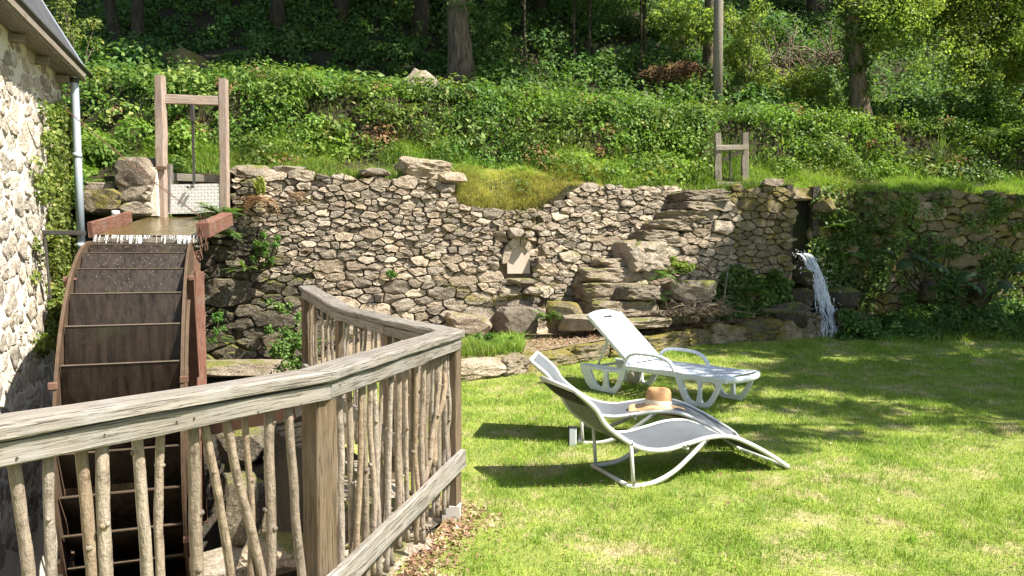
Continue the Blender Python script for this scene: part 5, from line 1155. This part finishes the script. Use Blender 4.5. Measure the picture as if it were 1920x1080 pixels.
shrub('ivy_mass', 'ivy thick on the trunk beside the small boulder in shade', at(925, 70, 17.2), (.42, .4, .9), 45, .09, MAT['wallplant'])
# bare branches and dead bracken
def twigs(name, label, spots, n, r_, mat, cat, spread, rise, joined=True):
    o = empty(name, spots[0], 0, label, cat); mb = MB()
    for k in range(n):
        s_ = Vector(random.choice(spots)) + Vector((random.gauss(0, spread * .25), random.gauss(0, .1), random.gauss(0, .05))); a = rnd(-1.5, 1.5); e = s_ + Vector((math.sin(a) * spread * rnd(.5, 1.1), rnd(-.4, .2), rise * rnd(.1, 1.1) * math.cos(a)))
        mb.tube(smooth_path([s_, (s_ + e) / 2 + Vector((rnd(-.1, .1), rnd(-.1, .1), rise * .2)), e], 3), [r_ * (1 - .11 * i) for i in range(7)], 4)
    mb.build('twigs', mat, o, True); return o
twigs('bare_branches', 'tangle of bare grey branches on the slope beside the ivy-clad trunk', [at(1500, 150, 18.3), at(1450, 130, 18.5), at(1560, 120, 18.6)], 90, .018, MAT['twig'], 'branches', 1.2, 1.1)
o = twigs('dead_bracken', 'mound of dead brown bracken left of the pole', [at(1262, 125, 17.9), at(1290, 120, 17.9), at(1235, 130, 17.9)], 230, .012, MAT['deadfern'], 'bracken', .5, -.45)
twigs('brush_heap', 'heap of brown brushwood and dead leaves at the wall foot right of the steps', [at(1262, 590, 11.35), at(1300, 588, 11.5), at(1335, 585, 11.6)], 260, .008, MAT['twig'], 'brush', .36, .22)
MB().tube([at(1354, 588, 11.6), at(1364, 510, 11.75), at(1373, 440, 12.0)], [.011, .010, .007], 6).build('cane', MAT['rail'], None, True, label='thin pale cane leaning on the shaded wall', cat='cane')
MB().tube(smooth_path([at(1430, 582, 11.9), at(1480, 585, 11.8), at(1530, 592, 11.7)], 4), .045, 8, True, .1).build('fallen_branch', MAT['bark'], None, True, label='fallen branch lying along the terrace by the waterfall', cat='branch')
MB().tube(smooth_path([at(1640, 652, 11.9), at(1760, 655, 11.8), at(1930, 652, 11.9)], 5), .05, 8, True, .1).build('fallen_branch', MAT['bark'], None, True, label='long dead branch lying along the shaded lawn edge', cat='branch')
MB().tube(smooth_path([at(1700, 668, 11.4), at(1800, 662, 11.5), at(1925, 672, 11.3)], 5), .03, 8, True, .1).build('fallen_branch', MAT['twig'], None, True, label='thin pale dead branch in front of the long one', cat='branch')

# ------------------------------------------------------------------ ferns and wall plants
def frond_mesh(L, wd, mat, n=16, droop=.5, name='frond'):
    P = []; T = []; N = []; Ls = []
    for i in range(n):
        t_ = (i + 1) / n; c = Vector((t_ * L * (1 - .12 * droop * t_), 0, L * (.55 * t_ - (.55 + .25 * droop) * t_ * t_))); l_ = wd * math.sin(math.pi * min(.98, .12 + .88 * t_)) ** .8 * (1.1 - .4 * t_)
        for s_ in (-1, 1): P.append(c); T.append((.45, s_, -.15)); N.append((0.1, 0, 1)); Ls.append(max(.01, l_))
    for i in range(n):   # rachis
        t_ = i / n; c = Vector((t_ * L * (1 - .12 * droop * t_), 0, L * (.55 * t_ - (.55 + .25 * droop) * t_ * t_))); P.append(c); T.append((1, 0, .5 - t_)); N.append((-.3, 0, 1)); Ls.append(L / n * 1.3)
    Ls = np.array(Ls); W = Ls * .34; W[2 * n:] = .008
    return leaf_mesh(name, np.array(P), np.array(T, float), np.array(N, float), Ls, W, mat, .05)
FR = [frond_mesh(1, .22, MAT['fern'], 16, d) for d in (.3, .6, .9)]; FD = [frond_mesh(1, .18, MAT['deadfern'], 12, d) for d in (1.2, 1.8)]
FW = [frond_mesh(1, .22, MAT['wallplant'], 14, d) for d in (.4, .9)]
def strap_mesh(mat):
    V = []; n = 7
    for i in range(n): t_ = i / (n - 1); w_ = .05 * math.sin(math.pi * (.12 + .86 * t_)); V += [(t_ * .6 - .05 * t_ * t_, -w_, .75 * t_ - .35 * t_ * t_), (t_ * .6 - .05 * t_ * t_, w_, .75 * t_ - .35 * t_ * t_)]
    return py_mesh('frond', V, [(2 * i, 2 * i + 1, 2 * i + 3, 2 * i + 2) for i in range(n - 1)], mat, True)
SM = strap_mesh(MAT['strap']); SG = strap_mesh(MAT['fern'])
def fern(label, loc, n, L, meshes, cat='fern', name='fern', arc=(0, 360), tilt=0., pn='frond'):
    o = empty(name, loc, 0, label, cat)
    for k in range(n):
        f_ = bpy.data.objects.new(pn, random.choice(meshes)); f_.rotation_euler = (rnd(-.3, .3), rnd(-.45, .25) + tilt, R(rnd(*arc))); s_ = L * rnd(.65, 1.15); f_.scale = (s_, s_, s_); f_.location = (rnd(-.06, .06), rnd(-.04, .04), rnd(-.03, .03)); put(f_, o, True)
    return o
F_ = (170, 370)
fern('lush green fern on the wall beside the flume chain', at(412, 405, 9.9), 26, .45, FR, arc=F_)
fern('green fern just below the lush one beside the flume', at(430, 440, 9.95), 18, .40, FR, arc=F_)
fern('broad strap-leaved plant drooping from the damp pit wall', at(462, 505, 10.1), 14, .42, [SG], 'plant', 'strap_plant', F_, .5, 'leaf')
fern('yellow-green upright strap-leaved fern near the wall top', at(488, 362, 10.2), 22, .36, [SM], arc=(0, 360), tilt=-.55)
fern('withered brown fern hanging from the wall under the strap-leaved fern', at(488, 372, 10.2), 30, .42, FD, arc=F_, tilt=.3)
fern('small brown withered fern on the wall face right of the strap-leaved fern', at(560, 365, 10.45), 12, .25, FD, arc=F_, tilt=.3)
fern('small fern sprouting low on the dark pit wall', at(405, 640, 9.95), 10, .3, FR, arc=F_)
fern('fern growing at the wall foot beside the mossy squared rock', at(1027, 598, 11.15), 16, .36, FR, arc=F_)
fern('fern spilling over the rocks right of the steps', at(1250, 520, 11.6), 12, .38, FR, arc=F_)
fern('fern low beside the brush heap', at(1235, 560, 11.4), 10, .3, FR, arc=F_)
for k, (px, py, d) in enumerate(((1400, 545, 12.3), (1440, 520, 12.5), (1600, 480, 13.1), (1650, 440, 13.4), (1700, 560, 13.0), (1770, 480, 13.5), (1850, 560, 13.2), (1885, 400, 14.0), (1560, 430, 13.15), (1880, 250, 15.5))):
    lb = ('fern on the shaded wall just right of the cane', 'fern on the shaded wall left of the outlet', 'fern on the mossy wall just right of the waterfall', 'fern high on the mossy wall above the waterfall side', 'fern low on the mossy wall under the giant-leaved plant', 'fern on the mossy wall behind the giant-leaved plant', 'fern low at the right end of the mossy wall', 'fern high at the right end of the mossy wall', 'fern by the mouth of the water outlet', 'fern on the dark right end of the bramble bank')[k]
    fern(lb, at(px, py, d), 12, .5 if k != 9 else .6, FW if k % 2 else FR, arc=F_)
shrub('leafy_plant', 'bushy bright green plant in the pit corner behind the fence', at(548, 645, 8.9), (.26, .25, .24), 26, .05, MAT['fern'], cat='plant')
shrub('leafy_plant', 'low green leafy plant at the wall foot behind the fence corner', at(905, 648, 9.9), (.34, .22, .12), 26, .05, MAT['fern'], cat='plant')
shrub('leafy_plant', 'tuft of fresh leaves growing from the steps flank', at(1272, 500, 11.7), (.22, .15, .12), 16, .05, MAT['strap'], cat='plant')
shrub('leafy_plant', 'sprig of leaves growing from the middle of the tall wall', at(732, 517, 10.75), (.06, .05, .07), 5, .04, MAT['fern'], cat='plant', stems=2)
shrub('leafy_plant', 'light shrub tuft on the wall top left of the small sluice frame', at(1240, 325, 13.1), (.14, .12, .14), 10, .05, MAT['strap'], cat='plant', stems=3)
shrub('leafy_plant', 'green plant on the pit wall under the strap-leaved fern', at(500, 470, 10.15), (.2, .1, .25), 16, .05, MAT['fern'], cat='plant')
shrub('leafy_plant', 'small green plant low on the mossy pit wall', at(405, 600, 9.9), (.1, .08, .14), 8, .045, MAT['fern'], cat='plant', stems=3)
shrub('leafy_plant', 'green weeds at the mossy wall foot left of the fence end post', at(525, 575, 10.1), (.16, .1, .1), 9, .045, MAT['wallplant'], cat='plant', stems=3)
# creepers over the mossy wall and dark plants below it
C = []; rr = []
for k in range(560):
    s_ = rnd(0, 9.3); z = rnd(.1, 2.6); dens = .62 + .5 * fn((s_, z, 0), .9) - (.18 if z > 1.3 and s_ > 1.6 else 0) + (.3 if s_ < 1.3 else 0)
    if random.random() < dens: C.append(f4(s_, z, .05)); rr.append(rnd(.1, .24))
for k in range(60): s_ = rnd(1.5, 3.0); z = rnd(.45, 1.25); C.append(f3(s_, z, .05)); rr.append(rnd(.07, .16))
P, T, N, n = cloud(C, rr, 85, .3, 1, (0, -.9, .3))
obj('wall_creeper', leaf_mesh('wall_creeper', P, T, N, rng.uniform(.045, .10, n), rng.uniform(.03, .065, n), MAT['wallplant']), label='ivy and creepers spread over the mossy wall by the outlet', cat='creeper', kind='stuff')
C = []; rr = []
for k in range(170):
    x = rnd(6.0, 11.5); y = rnd(12.1, 13.9); C.append((x, y, rg_z(x, y) + rnd(.05, .2))); rr.append(rnd(.12, .28))
for k in range(26): px = rnd(1580, 1640); p = at(px, rnd(590, 640), rnd(12.2, 12.8)); C.append(tuple(p)); rr.append(rnd(.1, .18))
P, T, N, n = cloud(C, rr, 90, .5, .8, (0, -.5, .86))
obj('ground_plants', leaf_mesh('ground_plants', P, T, N, rng.uniform(.05, .12, n), rng.uniform(.025, .06, n), MAT['under']), label='low dark green plants on the shaded ground under the mossy wall', cat='undergrowth', kind='stuff')
n = 9000; X = rng.uniform(5.8, 11.5, n); Y = rng.uniform(11.9, 13.3, n); Z = np.array([rg_z(x, y) for x, y in zip(X, Y)])
obj('shade_grass', blades('shade_grass', np.stack([X, Y, Z - .02], 1), rng.uniform(.08, .28, n), rng.uniform(.006, .012, n), MAT['longgrass'], .9), label='long grass in the shade along the stream bank', cat='grass', kind='stuff')
n = 2600; X = rng.uniform(-.75, .15, n); u = rng.uniform(0, .55, n); Y = np.array([kerby(x) + .2 for x in X]) * (1 - u) + np.array([wally(x) for x in X]) * u; Z = np.array([terr_z(x, y) for x, y in zip(X, Y)])
obj('terrace_grass', blades('terrace_grass', np.stack([X, Y, Z - .01], 1), rng.uniform(.08, .26, n), rng.uniform(.007, .014, n), MAT['longgrass'], .9), label='tall fresh grass on the terrace beside the fence corner', cat='grass', kind='stuff')
# giant-leaved plants
def big_leaf(mat):
    n = 60; V = [(0, 0, 0)]; Fc = []
    for q, r_ in enumerate((.35, .7, 1.0)):
        for j in range(n):
            a = 2 * math.pi * j / n; lobe = abs(math.cos(a * 3.5)) ** .6; k = r_ * (1 - (.42 * (1 - lobe) + .10 * (j % 2)) * (.15, .55, 1)[q]) * (.75 + .25 * math.cos(a)); V.append((k * math.cos(a), k * math.sin(a), .16 * r_ * (1 - lobe) - .30 * r_ ** 2 + .03 * (j % 2) * r_))
    for j in range(n):
        k = (j + 1) % n; Fc.append((0, 1 + j, 1 + k))
        for q in range(2): Fc.append((1 + q * n + j, 1 + (q + 1) * n + j, 1 + (q + 1) * n + k, 1 + q * n + k))
    return py_mesh('leaf', V, Fc, mat, True)
BL = big_leaf(MAT['gunnera'])
def giant(label, base, spots, rad):
    b = Vector(base); o = empty('giant_leaf_plant', b, 0, label, 'plant')
    for (px, py, d) in spots:
        c = at(px, py, d); lf = bpy.data.objects.new('leaf', BL); lf.location = c - b; r_ = rad * rnd(.75, 1.2); lf.scale = (r_, r_, r_); lf.rotation_euler = (rnd(.15, .75), rnd(-.35, .35), rnd(0, 6)); put(lf, o, True)
        MB().tube(smooth_path([b + Vector((rnd(-.08, .08), 0, 0)), (b + c) / 2 + Vector((rnd(-.1, .1), 0, -.1)), c], 4), [.024 - .0015 * i for i in range(9)], 6).build('stalk', MAT['bark_dark'], o, True)
    rock('crown_root', b + Vector((0, 0, .08)), (.13, .12, .2), MAT['bark_dark'], o, sub=2)
giant('giant-leaved plant with tall stalks in front of the mossy wall', at(1738, 555, 12.6), ((1700, 448, 12.6), (1745, 437, 12.8), (1668, 470, 12.5), (1720, 478, 12.4), (1775, 465, 12.9), (1690, 490, 12.4), (1760, 495, 12.5)), .26)
giant('lower giant-leaved plant at the right edge before the wall', at(1830, 560, 12.6), ((1800, 515, 12.5), (1850, 505, 12.7), (1880, 530, 12.4), (1830, 535, 12.3), (1905, 500, 12.8), (1770, 535, 12.3), (1860, 545, 12.3), (1815, 540, 12.5)), .22)
